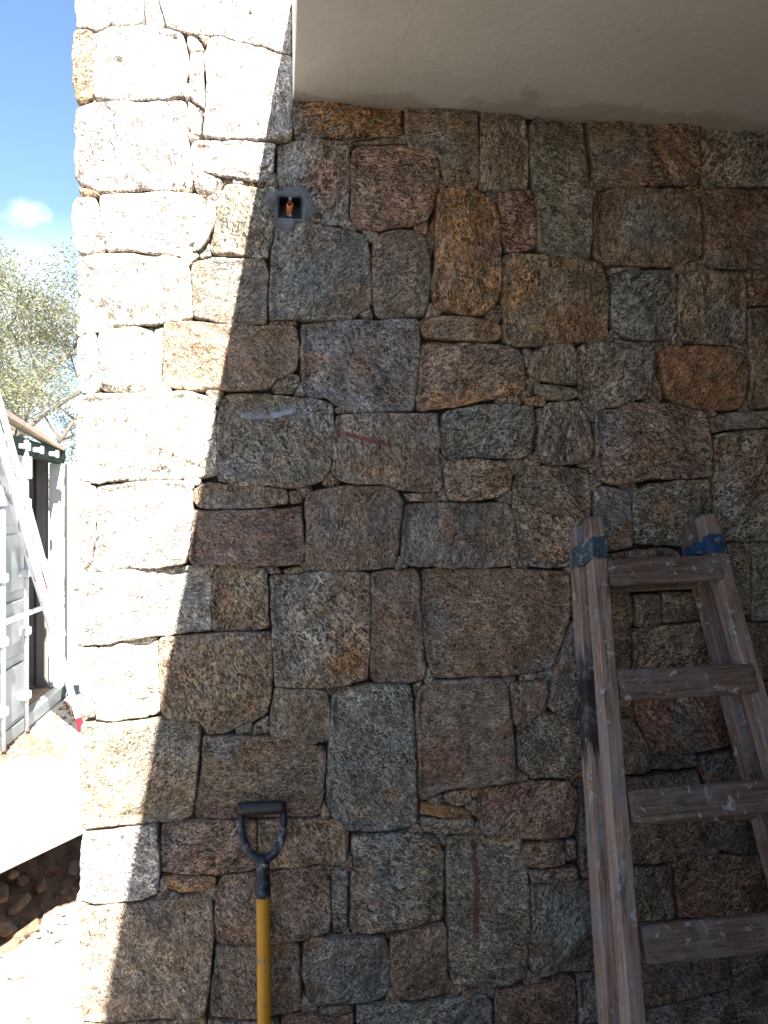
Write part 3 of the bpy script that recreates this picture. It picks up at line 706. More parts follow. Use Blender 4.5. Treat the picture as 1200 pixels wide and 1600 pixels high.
def make_stone(idx, code, outline, blobs, parent, mat):
    P = np.array([(lambda v: (v.x, v.z))(on_y(x, y, 0.0)) for x, y in outline])
    ctr0 = P.mean(0)
    size = math.sqrt(np.ptp(P[:, 0]) * np.ptp(P[:, 1]))
    mino = min(np.ptp(P[:, 0]), np.ptp(P[:, 1]))
    small = mino < 0.06
    q, st = resample(P, 0.0055 if not small else 0.004)
    # soften the corners, then roughen the arris
    win = max(1, int((0.0030 if not small else 0.002) / st))
    ker = np.ones(2 * win + 1) / (2 * win + 1)
    qq = np.vstack([q[-win:], q, q[:win]])
    q = np.stack([np.convolve(qq[:, i], ker, 'valid') for i in (0, 1)], 1)
    tg = np.roll(q, -1, 0) - np.roll(q, 1, 0)
    nrm = np.stack([tg[:, 1], -tg[:, 0]], 1); nrm /= np.linalg.norm(nrm, axis=1)[:, None] + 1e-9
    area = 0.5 * np.sum(q[:, 0] * np.roll(q[:, 1], -1) - np.roll(q[:, 0], -1) * q[:, 1])
    if area < 0: nrm = -nrm                    # outward
    p3 = np.column_stack([q[:, 0], np.full(len(q), idx * 3.7), q[:, 1]])
    jit = 0.0024 * vnoise(p3 * 34, 5) + 0.0015 * vnoise(p3 * 95, 6)
    q = q + nrm * (jit * (0.6 if small else 1.0) + (0.0019 if not small else 0.0010))[:, None]
    if area < 0: q = q[::-1]
    ctr = q.mean(0)
    n = len(q)
    m = len(S_FAC)
    pts = np.vstack([ctr + s * (q - ctr) for s in S_FAC] + [ctr[None]])
    dist = seg_dist(pts, q[::2] if n > 60 else q); dist[:n] = 0
    Rr = rng.uniform(0.003, 0.008) if not small else rng.uniform(0.006, 0.010)
    pe = np.column_stack([pts[:, 0], np.full(len(pts), idx * 4.1), pts[:, 1]])
    Rr = Rr * (1 + np.clip(vnoise(pe * 15, 15) * 5.5 - 1.6, 0, 3.2) * (0.5 if small else 1.0))   # spalled stretches of arris
    t = np.clip(dist / Rr, 0, 1)
    edge = -0.75 * Rr * (1 - np.sqrt(np.clip(1 - (1 - t) ** 2, 0, 1)))
    p3 = np.column_stack([pts[:, 0], np.full(len(pts), idx * 1.9), pts[:, 1]])
    fade = np.clip(dist / 0.012, 0.25, 1)
    lowf = vnoise(p3 * 8.5, 11) * 0.0065 + vnoise(p3 * 19, 12) * 0.0075
    # a few cleaved facets: the face is the lowest of several tilted planes
    fac = np.zeros(len(pts))
    for _ in range(6):
        a = rng.uniform(0, 2 * math.pi); sl = rng.uniform(0.10, 0.45); offd = rng.uniform(0.35, 0.95) * size / 2
        fac = np.minimum(fac, -(((pts - ctr) @ np.array([math.cos(a), math.sin(a)])) - offd) * sl)
    tilt = ((pts - ctr) @ rng.uniform(-0.045, 0.045, 2)) * (0.3 if small else 1.0)
    fine = vnoise(p3 * 46, 13) * 0.0042 + vnoise(p3 * 105, 14) * 0.0020
    proud = rng.uniform(0.002, 0.015) if not small else rng.uniform(-0.010, 0.004)
    h = proud + edge + (lowf * (0.4 if small else 1.0) + fac * (0.5 if small else 1.0) + tilt) * np.clip(dist / 0.018, 0.55, 1) + fine * fade
    h = np.maximum(h, -0.024)
    y = -h
    V = np.column_stack([pts[:, 0], y, pts[:, 1]])
    corner = P[:, 0].min() < -0.505
    back = 0.36 if corner else 0.085
    b1 = np.column_stack([q[:, 0], np.full(n, 0.034), q[:, 1]])
    qb = ctr + (q - ctr) * 0.985
    b2 = np.column_stack([qb[:, 0], np.full(n, back), qb[:, 1]])
    base = len(V)
    V = np.vstack([V, b1, b2])
    F = []
    for k in range(m - 1):
        a, b = k * n, (k + 1) * n
        for i in range(n):
            j = (i + 1) % n
            F.append((a + i, a + j, b + j, b + i))
    c = m * n
    a = (m - 1) * n
    for i in range(n):
        F.append((a + i, a + (i + 1) % n, c))
    for (a, b) in ((base, 0), (base + n, base)):
        for i in range(n):
            j = (i + 1) % n
            F.append((a + i, a + j, b + j, b + i))
    F.append(tuple(base + n + i for i in range(n))[::-1])
    # broad colour: base tone, mottling, planned stains
    col = np.tile(np.array(PAL[code]), (len(V), 1)) * rng.uniform(0.86, 1.14)
    col *= 1 + rng.uniform(-0.05, 0.05, 3)
    pv = np.column_stack([V[:, 0], np.full(len(V), idx * 2.3), V[:, 2]])
    mot = fbm(pv * 9, 3, 31)
    alt = np.array(PAL[{'g': 't', 'b': 'g', 't': 'u', 'o': 'u', 'r': 't', 'p': 'r', 'd': 't', 'w': 'w', 'v': 'u', 'q': 't', 'u': 'o'}[code]])
    f = np.clip(mot * 0.75 + 0.12, 0, 0.8)[:, None]
    col = col * (1 - f) + alt * f
    if code not in 'wo':
        iron = np.clip(fbm(pv * 13 + 50, 3, 35) * 1.6 - 0.75, 0, 0.7)[:, None]
        col = col * (1 - iron) + np.array((0.235, 0.122, 0.062)) * iron
        blue = np.clip(fbm(pv * 7 + 90, 2, 37) * 1.3 - 0.55, 0, 0.6)[:, None]
        col = col * (1 - blue) + np.array((0.20, 0.215, 0.22)) * blue
    for (bx, by, br, bc) in blobs:
        bp = on_y(bx, by, 0); rad = br * 0.00172
        d = np.hypot(V[:, 0] - bp.x, V[:, 2] - bp.z) / rad + 0.35 * fbm(pv * 22, 2, 41)
        f = (np.clip(1.35 - d, 0, 0.9))[:, None]
        col = col * (1 - f) + np.array(PAL[bc]) * f
    return mesh_obj('stone', V, F, mat, parent, True, col)

wall = tag(empty('stone_wall', (0.45, 0.1, -0.3)), 'rough granite rubble wall of squared grey, brown and rust stones with a sunlit corner', 'wall')

def seg(ax, ay, bx, by):
    a, b = on_y(ax, ay, 0), on_y(bx, by, 0)
    return (a.x, a.z, b.x, b.z)

M_RED = granite('granite_red_line', [(*seg(531, 676, 614, 699), 0.013, (0.20, 0.065, 0.05), 0.75)])
M_VEIN = granite('granite_red_vein', [(*seg(743, 1312, 743, 1470), 0.017, (0.20, 0.085, 0.065), 0.85)])
M_CHALK = granite('granite_cement_smear', [(*seg(424, 650, 458, 641), 0.016, (0.50, 0.55, 0.60), 0.85), (*seg(378, 648, 418, 652), 0.018, (0.40, 0.43, 0.46), 0.5)])
stone_labels = {(685, 300): 'tall rounded orange-brown stone', (1031, 550): 'rounded orange-ochre stone', (472, 506): 'large blue-grey stone',
                (254, 1372): 'small flat orange chip of stone', (526, 649): 'brown-grey stone with a thin red line', (700, 1311): 'tall grey stone with a red vein down its middle'}
special = {(526, 649): M_RED, (700, 1311): M_VEIN, (345, 625): M_CHALK}
for i, s in enumerate(STONES):
    key = s[1][0]
    o = make_stone(i, s[0], s[1], s[2] if len(s) > 2 else [], wall, special.get(key, M_STONE))
    if key in stone_labels: o['label'] = stone_labels[key]

# mortar bed behind the stones
WX0, WX1, WZ0, WZ1 = -0.495, 1.455, -0.30, 3.10
nx, nz = 150, 250
gx, gz = np.meshgrid(np.linspace(WX0, WX1, nx), np.linspace(WZ0, WZ1, nz))
gp = np.column_stack([gx.ravel(), np.zeros(nx * nz), gz.ravel()])
gy = 0.040 + 0.006 * fbm(gp * 14, 3, 51)
box_c = on_y(453, 325, 0.0)
near_box = (np.abs(gp[:, 0] - box_c.x) < 0.047) & (np.abs(gp[:, 2] - box_c.z) < 0.047)
gy[near_box] = 0.075
V = np.column_stack([gp[:, 0], gy, gp[:, 2]])
F = [(k * nx + i, k * nx + i + 1, (k + 1) * nx + i + 1, (k + 1) * nx + i) for k in range(nz - 1) for i in range(nx - 1)]
nb = len(V)
ring = [i for i in range(nx)] + [k * nx + nx - 1 for k in range(1, nz)] + [(nz - 1) * nx + i for i in range(nx - 2, -1, -1)] + [k * nx for k in range(nz - 2, 0, -1)]
V = np.vstack([V, np.column_stack([V[ring, 0], np.full(len(ring), 0.34), V[ring, 2]])])
F += [(ring[i], nb + i, nb + (i + 1) % len(ring), ring[(i + 1) % len(ring)]) for i in range(len(ring))]
F.append(tuple(nb + i for i in range(len(ring))))
mesh_obj('mortar', V, F, M_MORTAR, wall, True)

# smear of cement round the electrical box: a lumpy collar flush with the stone faces
bw, bh = 0.0305, 0.0275
def ring_pts(sx, sz, y, nrag=0.0, n=48):
    out = []
    for k in range(n):
        a = 2 * math.pi * k / n
        c, s = math.cos(a), math.sin(a)
        m_ = max(abs(c), abs(s))
        x, z = c / m_ * sx, s / m_ * sz
        if nrag:
            w = 1 + nrag * float(vnoise([[c * 2.2, s * 2.2, 3.3]], 61)[0]) + 0.05 * float(vnoise([[c * 9, s * 9, 1.3]], 62)[0])
            rr = math.hypot(c * sx, s * sz)
            x, z = 0.45 * x * w + 0.55 * c * sx * 1.15 * w, 0.45 * z * w + 0.55 * s * sz * 1.15 * w
        out.append((box_c.x + x, y, box_c.z + z))
    return out
mb = MB()
mb.loft([ring_pts(bw, bh, 0.07), ring_pts(bw, bh, -0.004), ring_pts(bw * 1.12, bh * 1.12, -0.0075), ring_pts(0.041, 0.039, -0.009, 0.12), ring_pts(0.052, 0.050, -0.007, 0.3), ring_pts(0.064, 0.060, 0.008, 0.4)], cap=False)
mb.build('mortar', M_CEMENT, wall, True)['label'] = 'blue-grey cement smeared round the electrical box'

# ------------------------------------------------------------------ roof slab, rest of the porch, added sky blocker
X_EDGE = on_y(457, 157, 0).x
Z_SOF = on_y(460, 157, 0).z
Z_TOP = Z_SOF + 0.29
roof = tag(empty('roof_slab', (1.0, -2.0, Z_SOF)), 'cream plastered concrete roof slab overhanging the stone wall', 'roof')
Y_FRONT = -4.3
mb = MB(); mb.box((X_EDGE + 0.004, Y_FRONT, Z_SOF), (1.9, 0.018, Z_SOF + 0.012)); mb.build('soffit', M_SOFFIT, roof)
mb = MB(); mb.box((X_EDGE, Y_FRONT - 0.004, Z_SOF + 0.002), (1.9, 0.016, Z_TOP), 0.004); mb.build('slab', M_WHITE, roof)
mb = MB(); mb.box((1.462, Y_FRONT, -0.3), (1.70, 0.34, Z_SOF - 0.003)); structure(mb.build('wall_right', M_BLOCK))
mb = MB(); mb.box((X_EDGE + 0.02, Y_FRONT - 0.2, -0.3), (1.70, Y_FRONT - 0.004, Z_SOF - 0.003)); structure(mb.build('wall_back', M_BLOCK))
mb = MB(); mb.box((-2.4, -7.0, -0.6), (-2.2, -0.5, 2.95)); structure(mb.build('sky_blocker_left', M_BLOCK))  # unseen block wall added to cut skylight from the left
mb = MB(); mb.box((-0.46, -6.5, -0.6), (1.46, -0.004, 0.0), 0.01); structure(mb.build('floor', M_FLOOR))

# ------------------------------------------------------------------ ground, pit and rubble
ZG = -0.32
e1a, e1b = on_z(0, 1345, ZG), on_z(125, 1287, ZG)
U = (e1b - e1a); U.z = 0; U.normalize()
NL = Vector((-U.y, U.x, 0))                    # away from the camera, to the left
A, B = e1a - U * 500, e1b + U * 900
mb = MB()
top = [A, e1a - U * 3, e1b + U * 3, B, B + NL * 1200, A + NL * 1200]
vt = [(p.x, p.y, ZG) for p in top] + [(p.x, p.y, ZG - 0.07) for p in top]
mb.add(vt, [(0, 1, 2, 3, 4, 5), (11, 10, 9, 8, 7, 6)] + [(i, i + 6, (i + 1) % 6 + 6, (i + 1) % 6) for i in range(6)])
structure(mb.build('ground', M_SCREED))

e2a, e2b = on_z(0, 1488, ZG), on_z(135, 1402, ZG)
U2 = (e2b - e2a); U2.z = 0; U2.normalize(); NR = Vector((U2.y, -U2.x, 0))
ss = np.concatenate([np.linspace(-40, -3, 20), np.linspace(-2.9, 3.2, 190), np.linspace(3.4, 40, 16)])
tt = np.concatenate([[-0.30, -0.16, -0.06, 0.0], np.linspace(0.03, 2.0, 60), np.linspace(2.2, 40, 24)])
SS, TT = np.meshgrid(ss, tt)
base = np.array(e2a)[None] + SS.ravel()[:, None] * np.array(U2)[None] + TT.ravel()[:, None] * np.array(NR)[None]
base[:, 2] = 0
nzv = fbm(base * 9, 4, 71)
zz = ZG + 0.035 * nzv + 0.03 * fbm(base * 2.3, 2, 72)
tr = TT.ravel()
zz = np.where(tr < 0, ZG - 1.1 * np.clip(-tr / 0.30, 0, 1) ** 0.8 + 0.04 * nzv, zz)
rag = np.clip(1 - np.abs(tr) / 0.25, 0, 1) * (0.07 * fbm(base * 6, 3, 73))
base += rag[:, None] * np.array(NR)[None]
base[:, 2] = zz
ns, ntt = len(ss), len(tt)
F = [(k * ns + i, (k + 1) * ns + i, (k + 1) * ns + i + 1, k * ns + i + 1) for k in range(ntt - 1) for i in range(ns - 1)]
structure(mesh_obj('earth_ground', base, F, M_SAND, None, True))

# shaded earth bank under the overhanging screed and the pit floor
ss = np.linspace(-2.2, 3.0, 220); hh = np.linspace(0, 1, 70)
SS, HH = np.meshgrid(ss, hh)
rec = 0.62 - 0.18 * HH.ravel()
bank = np.array(e1a)[None] + SS.ravel()[:, None] * np.array(U)[None] + rec[:, None] * np.array(NL)[None]
bank[:, 2] = ZG - 0.075 - 1.2 * HH.ravel()
dsp = 0.10 * fbm(bank * 4, 2, 81) + 0.05 * fbm(bank * 14, 3, 82)
bank -= (dsp * np.clip(HH.ravel() * 8, 0.2, 1))[:, None] * np.array(NL)[None]
ns = len(ss)
F = [(k * ns + i, k * ns + i + 1, (k + 1) * ns + i + 1, (k + 1) * ns + i) for k in range(len(hh) - 1) for i in range(ns - 1)]
pv = [tuple(bank[-ns]), tuple(bank[-1]), tuple(np.array(bank[-1]) + 2.2 * np.array(NR)), tuple(np.array(bank[-ns]) + 2.2 * np.array(NR))]
nb = len(bank)
bank = np.vstack([bank, np.array(pv)]); F.append((nb, nb + 1, nb + 2, nb + 3))
structure(mesh_obj('pit', bank, F, M_EARTH, None, True))

def rock_mesh(seed, r):
    bm = bmesh.new(); bmesh.ops.create_icosphere(bm, subdivisions=3, radius=1.0)
    v = np.array([x.co[:] for x in bm.verts])
    rr = np.random.default_rng(seed)
    d = np.ones(len(v))
    for _ in range(11):
        nn = rr.normal(size=3); nn /= np.linalg.norm(nn); o = rr.uniform(0.38, 0.75)
        k = v @ nn
        d = np.minimum(d, np.where(k > 1e-3, o / np.maximum(k, 1e-3), 9))
    d = d * (1 + 0.06 * fbm(v * 3, 3, seed))
    sc = np.array([rr.uniform(.9, 1.4), rr.uniform(.6, 1.0), rr.uniform(.55, .9)]) * r
    v = v * d[:, None] * sc
    f = [[x.index for x in p.verts] for p in bm.faces]
    bm.free()
    return v, f
nB = NL.copy(); dB = nB.dot(e1a + NL * 0.52)
spots = [(4,1392,40),(28,1412,44),(54,1420,40),(10,1446,36),(84,1428,34),(100,1396,46),(64,1378,30),(36,1376,26),(112,1358,30),(40,1452,24),(18,1368,22),(82,1352,24)]
for k, (px, py, rp) in enumerate(spots):
    c = on_plane(px, py, nB, dB)
    v, f = rock_mesh(200 + k, rp * 0.0024)
    o = mesh_obj('rock', v, f, M_ROCK, None, False)
    o.location = c; o.rotation_euler = (random.uniform(-.6, .6), random.uniform(-.6, .6), random.uniform(0, 6))
    tag(o, 'broken brown rock bedded in the shaded earth bank of the pit', 'rock', 'rocks in the pit bank')

# loose pebbles and crumbs on the bright ground beside the wall foot
mb = MB()
for k in range(420):
    s_, t_ = random.uniform(-0.6, 1.0), random.uniform(0.0, 0.9) ** 1.3
    p = e2a + U2 * s_ + NR * t_
    r = random.uniform(0.006, 0.024)
    v, f = [(0, 0, 1), (1, 0, 0), (0, 1, 0), (-1, 0, 0), (0, -1, 0), (0, 0, -.6)], [(0, 1, 2), (0, 2, 3), (0, 3, 4), (0, 4, 1), (5, 2, 1), (5, 3, 2), (5, 4, 3), (5, 1, 4)]
    a = random.uniform(0, 6)
    sx, sy, sz = (random.uniform(.6, 1.3) for _ in range(3))
    vv = [((x * math.cos(a) * sx - y * math.sin(a) * sy) * r + p.x, (x * math.sin(a) * sx + y * math.cos(a) * sy) * r + p.y, z * sz * r + ZG + 0.012) for x, y, z in v]
    mb.add(vv, f)
o = mb.build('gravel', M_ROCK); o['kind'] = 'stuff'; tag(o, 'loose pebbles and crumbs on the pale ground beside the pit', 'gravel')

mb = MB()
for k in range(260):
    px_, py_ = random.choice(((18, 1150), (40, 1160), (10, 1175), (112, 1108), (122, 1118), (70, 1170)))
    p = on_z(px_ + random.gauss(0, 14), py_ + random.gauss(0, 9), ZG)
    r = random.uniform(0.010, 0.045); a = random.uniform(0, 6)
    vv = [(p.x + math.cos(a + t) * r * q_, p.y + math.sin(a + t) * r * q_, ZG + 0.003 + h_ * r) for (t, q_, h_) in ((0, 1, 0), (1.7, .7, .1), (3.1, 1.1, 0), (4.6, .6, .15), (0, 0.05, random.uniform(.3, .9)))]
    mb.add(vv, [(0, 1, 4), (1, 2, 4), (2, 3, 4), (3, 0, 4), (3, 2, 1, 0)])
o = mb.build('debris', M_EARTH); o['kind'] = 'stuff'; tag(o, 'crumbs of brown debris scattered at the foot of the container', 'debris')

# ------------------------------------------------------------------ electrical box
M_BLACK = simple('black_plastic', (0.018, 0.018, 0.020), 0.45, var=0.2)
M_CONDUIT = simple('orange_conduit', (0.80, 0.22, 0.06), 0.45, var=0.12, dirt=(0.62, 0.42, 0.28), dscale=60, dlo=0.5, dhi=0.6)
M_CONDUIT_IN = simple('orange_conduit_bore', (0.42, 0.06, 0.015), 0.5, var=0.1)
M_LUG = simple('pale_grey_plastic', (0.35, 0.37, 0.40), 0.5, var=0.1)
jb = tag(empty('electrical_box', (box_c.x, 0.06, box_c.z)), 'recessed black electrical box with an orange conduit end, set into the stonework', 'electrical box')
mb = MB()
x, z = box_c.x, box_c.z
t_ = 0.0016; w, h = bw - 0.001, bh - 0.001
mb.box((x - w, -0.009, z - h), (x - w + t_, 0.050, z + h)); mb.box((x + w - t_, -0.009, z - h), (x + w, 0.050, z + h))
mb.box((x - w + t_, -0.009, z - h), (x + w - t_, 0.050, z - h + t_)); mb.box((x - w + t_, -0.009, z + h - t_), (x + w - t_, 0.050, z + h))
mb.box((x - w, 0.050, z - h), (x + w, 0.053, z + h))
mb.build('box_shell', M_BLACK, jb)
mb = MB()
c0, c1 = Vector((x - 0.001, 0.038, z - 0.024)), Vector((x + 0.000, -0.014, z + 0.005))
ax = (c1 - c0).normalized(); up = ax.orthogonal().normalized(); wv = ax.cross(up)
def circ(c, r, n=20): return [c + (up * math.cos(2 * math.pi * k / n) + wv * math.sin(2 * math.pi * k / n)) * r for k in range(n)]
rings = []
for k in range(15):
    rings.append(circ(c0 + (c1 - c0) * (k / 14), 0.0098 if k % 2 else 0.0086))
rings.append(circ(c1, 0.0074))
mb.loft(rings, cap=False); co = mb.build('conduit', M_CONDUIT, jb, True)
mb = MB(); mb.loft([circ(c1, 0.0074), circ(c1 - ax * 0.03, 0.0070), circ(c1 - ax * 0.03, 0.001)], cap=False); mb.build('bore', M_CONDUIT_IN, co, True)
for zz_ in (h - 0.004, -h + 0.004):
    mb = MB(); mb.tube([(x + 0.001, -0.0095, z + zz_), (x + 0.001, 0.02, z + zz_)], 0.0042, 12); mb.build('screw_lug', M_LUG, jb, True)

# ------------------------------------------------------------------ wooden stepladder
LN = Vector((-0.06, 1.0, -0.34)); LD = -0.11 - 0.34 * 1.43 - 0.06 * 1.0     # front frame plane: LN.p = LD
LNn = LN.normalized()
lad = tag(empty('wooden_stepladder', on_plane(1110, 1750, LN, LD)), 'folded old wooden stepladder with paint-splashed rungs leaning on the stone wall', 'ladder')

def beam(name, p0, p1, wdir, w, d, mat, parent, front, c=0.004, wob=0.0015, seed=0, taper=1.0, nseg=28):
    """timber from p0 to p1; wdir = width direction, front = outward normal, local z along the length"""
    zax = (p1 - p0); L = zax.length; zax.normalize()
    yax = (-front - zax * (-front).dot(zax)).normalized()
    xax = yax.cross(zax)
    if xax.dot(wdir) < 0: xax = -xax; yax = -yax
    rings = []
    for k in range(nseg + 1):
        t = k / nseg
        f_ = 1 + (taper - 1) * t
        ww, dd = w / 2 * f_, d / 2
        cc = c
        pr = [(-ww + cc, -dd), (ww - cc, -dd), (ww, -dd + cc), (ww, dd - cc), (ww - cc, dd), (-ww + cc, dd), (-ww, dd - cc), (-ww, -dd + cc)]
        zpos = t * L
        nn = vnoise([[seed * 3.1 + i * 7.7, zpos * 9, 0.5] for i in range(8)], 90)
        e = 0.0
        if k in (0, nseg): e = cc * 0.6
        rings.append([(x_ * (1 - e / max(ww, 1e-4)) + wob * nn[i], y_ * (1 - e / max(dd, 1e-4)) + wob * nn[(i + 3) % 8], zpos) for i, (x_, y_) in enumerate(pr)])
    mb = MB(); mb.loft(rings)
    o = mesh_obj(name, mb.v, mb.f, mat)
    mw = Matrix((( xax.x, yax.x, zax.x, p0.x), (xax.y, yax.y, zax.y, p0.y), (xax.z, yax.z, zax.z, p0.z), (0, 0, 0, 1)))
    if mw.to_3x3().determinant() < 0:
        for v in o.data.vertices: v.co.y = -v.co.y
        o.data.flip_normals()
        mw = Matrix(((xax.x, -yax.x, zax.x, p0.x), (xax.y, -yax.y, zax.y, p0.y), (xax.z, -yax.z, zax.z, p0.z), (0, 0, 0, 1)))
    o.parent = parent
    o.matrix_parent_inverse = parent.matrix_world.inverted()
    o.matrix_basis = mw
    return o

def at_row(a, b, py):                       # the point of the timber axis that lies on photo row py
    lo_, hi_ = 0.0, 1.0
    for _ in range(40):
        mid = (lo_ + hi_) / 2; p = a.lerp(b, mid) - CAM
        y_ = CY - FPX * p.z / p.dot(FWD)
        if y_ < py: lo_ = mid
        else: hi_ = mid
    return a.lerp(b, lo_)
W1 = old_wood('old_wood', 2.0)  # stile tone lifted, standing in for light falling on them
W_DARK = old_wood('old_wood_dark', 1.15)
FR = -LNn
def lp(px, py, back=0.0): return on_plane(px, py, LN, LD + back * LN.length)
def extend_floor(a, b, z=0.0):
    return a + (b - a) * ((z - a.z) / (b.z - a.z))
# front frame
lt, lb = lp(927, 812), lp(989, 1600); lb = extend_floor(lt, lb)
rt, rb = lp(1101, 808), lp(1203, 1178); rb = extend_floor(rt, rb)
# rear frame, folded flat behind
BK = 0.062
lt2, lb2 = lp(903, 826, BK), lp(953, 1600, BK); lb2 = extend_floor(lt2, lb2)
rt2, rb2 = lp(1074, 820, BK), lp(1172, 1200, BK); rb2 = extend_floor(rt2, rb2)
xw = (rt - lt).normalized()
Lz = (lt - lb).length
W_CHAR = old_wood('old_wood_tarred', 1.8, char=(Lz * 0.60, Lz * 0.80))
beam('stile', lb, lt, xw, 0.043, 0.050, W1, lad, FR, seed=1)
beam('stile', rb, rt, xw, 0.046, 0.050, W1, lad, FR, seed=2)
beam('stile', lb2, lt2, xw, 0.040, 0.050, W_CHAR, lad, FR, seed=3)['label'] = 'rear stile smeared with black tar'
beam('stile', rb2, rt2, xw, 0.046, 0.046, W_DARK, lad, FR, seed=4)
# rungs: centre lines read off left and right
for k, (xl, yl, xr, yr, hh_) in enumerate(((946, 898, 1122, 890, 0.071), (962, 1072, 1174, 1062, 0.076), (979, 1262, 1226, 1240, 0.078), (1000, 1476, 1296, 1443, 0.081), (1016, 1706, 1372, 1662, 0.082))):
    a, b = lp(xl, yl) + FR * 0.010, lp(xr, yr) + FR * 0.016
    beam('rung', a, b, (lt - lb).normalized(), hh_, 0.024, W_DARK, lad, FR, seed=10 + k, wob=0.001)
for k, (ya, yb) in enumerate(((915, 905), (1275, 1262))):
    a = at_row(lt2, lb2, ya); b = at_row(rt2, rb2, yb)
    beam('brace', a + xw * 0.02, b - xw * 0.02, (lt - lb).normalized(), 0.05, 0.022, W_DARK, lad, FR, seed=20 + k)
M_STRAP = simple('blue_strap', (0.045, 0.078, 0.110), 0.8, var=0.4, scale=40, dirt=(0.26, 0.27, 0.27), dscale=55, dlo=0.54, dhi=0.62, bump=0.3)
M_STRAP2 = simple('bright_blue_strap', (0.020, 0.065, 0.155), 0.8, var=0.4, scale=40, dirt=(0.24, 0.26, 0.27), dscale=55, dlo=0.57, dhi=0.65, bump=0.3)
def strap(f0, f1, b0, b1, fr0, fr1, wf, wb, mat):
    """band round the heads of a front and a rear stile"""
    rings = []
    axf = (f1 - f0).normalized()
    for t in np.linspace(0, 1, 7):
        pf, pb = f0.lerp(f1, t) , b0.lerp(b1, t)
        w1, w2, dd = wf / 2 + 0.003, wb / 2 + 0.003, 0.0285
        j = [float(x) for x in vnoise([[t * 3, i * 5.1, 2.2] for i in range(8)], 95) * 0.0022]
        lo = pb - xw * w2; hi = pf + xw * w1
        rings.append([pf - xw * (w1 - 0.004) + FR * (dd + j[0]), pf + xw * (w1 - 0.004) + FR * (dd + j[1]), pf + xw * (w1 + j[2]) + FR * (dd - 0.004), pf + xw * (w1 + j[3]) - FR * dd,
                      pb + xw * (w2 + j[4]) - FR * dd, pb - xw * (w2 - 0.004) - FR * dd, pb - xw * (w2 + j[5]) + FR * (dd - 0.004), pb - xw * (w2 - 0.004) + FR * (dd + j[6])])
    m_ = MB(); m_.loft(rings, cap=True)
    return m_.build('strap', mat, lad)
strap(at_row(lt, lb, 843), at_row(lt, lb, 876), at_row(lt2, lb2, 858), at_row(lt2, lb2, 890), 0, 0, 0.043, 0.040, M_STRAP)
strap(at_row(rt, rb, 839), at_row(rt, rb, 868), at_row(rt2, rb2, 856), at_row(rt2, rb2, 870), 0, 0, 0.046, 0.046, M_STRAP2)

# ------------------------------------------------------------------ shovel
M_GRIP = simple('dark_blue_plastic', (0.016, 0.022, 0.038), 0.45, var=0.3, scale=20, dirt=(0.26, 0.29, 0.32), dscale=46, dlo=0.54, dhi=0.66, bump=0.2)
M_SHAFT = simple('yellow_fibreglass', (0.62, 0.29, 0.018), 0.38, var=0.10, scale=9, dirt=(0.30, 0.22, 0.13), dscale=34, dlo=0.57, dhi=0.68)
M_STEEL = simple('worn_steel', (0.22, 0.21, 0.20), 0.5, metal=0.8, var=0.3, dirt=(0.25, 0.2, 0.16), dscale=9)
s_top, s_low = on_y(410.5, 1342, -0.062), on_y(413, 1600, -0.125)
zax = (s_top - s_low).normalized()
s_foot = extend_floor(s_top, s_low, 0.012)
Ls = (s_top - s_foot).length
xg = Vector((0.975, -0.12, 0.075)); xg = (xg - zax * xg.dot(zax)).normalized(); yg = zax.cross(xg)
SM = Matrix(((xg.x, yg.x, zax.x, s_foot.x), (xg.y, yg.y, zax.y, s_foot.y), (xg.z, yg.z, zax.z, s_foot.z), (0, 0, 0, 1)))
shovel = empty('shovel', s_foot); shovel.matrix_world = SM
bpy.context.view_layer.update()
tag(shovel, 'shovel with yellow shaft and dark blue D-shaped grip standing against the wall', 'shovel')
def local_part(mb, name, mat, parent, smooth=True):
    o = mesh_obj(name, mb.v, mb.f, mat, None, smooth); o.parent = parent; return o
G = Ls                                      # local height of the yoke
mb = MB()
for sgn in (-1, 1):
    path = [(sgn * x_, 0, G + z_) for x_, z_ in ((0.0, -0.004), (0.018, 0.004), (0.034, 0.018), (0.046, 0.038), (0.053, 0.062), (0.0555, 0.090), (0.0555, 0.118))]
    mb.tube(path, [0.013, 0.0125, 0.0120, 0.0110, 0.0100, 0.0096, 0.0096], 12)
for sgn in (0,):
    mb.tube([(0, 0, G - 0.020), (0, 0, G - 0.004), (0, 0, G + 0.010)], [0.0175, 0.020, 0.012], 16)
gr = local_part(mb, 'grip_yoke', M_GRIP, shovel)
mb = MB(); 
bar = [(-0.0625, 0.0115), (-0.061, 0.0155), (-0.048, 0.0172), (0.0, 0.0178), (0.048, 0.0172), (0.061, 0.0155), (0.0625, 0.0115)]
mb.tube([(x_, 0, G + 0.126) for x_, r_ in bar], [r_ for x_, r_ in bar], 18)
local_part(mb, 'grip_bar', M_BLACK, shovel)
mb = MB()
prof = [(-0.092, 0.0195), (-0.088, 0.0205), (-0.078, 0.0205), (-0.076, 0.0192), (-0.070, 0.0192), (-0.068, 0.0205), (-0.061, 0.0205), (-0.059, 0.0190), (-0.052, 0.0188), (-0.022, 0.0175), (-0.014, 0.0182)]
mb.tube([(0, 0, G + z_) for z_, r_ in prof], [r_ for z_, r_ in prof], 24)
local_part(mb, 'grip_socket', M_GRIP, shovel)
mb = MB(); mb.tube([(0.006, -0.0225, G - 0.010), (0.006, -0.014, G - 0.010)], 0.0034, 10); local_part(mb, 'rivet', M_LUG, gr)
mb = MB(); mb.tube([(0, 0, 0.16 + (G - 0.088 - 0.16) * k / 20) for k in range(21)], 0.0178, 24); local_part(mb, 'shaft', M_SHAFT, shovel)
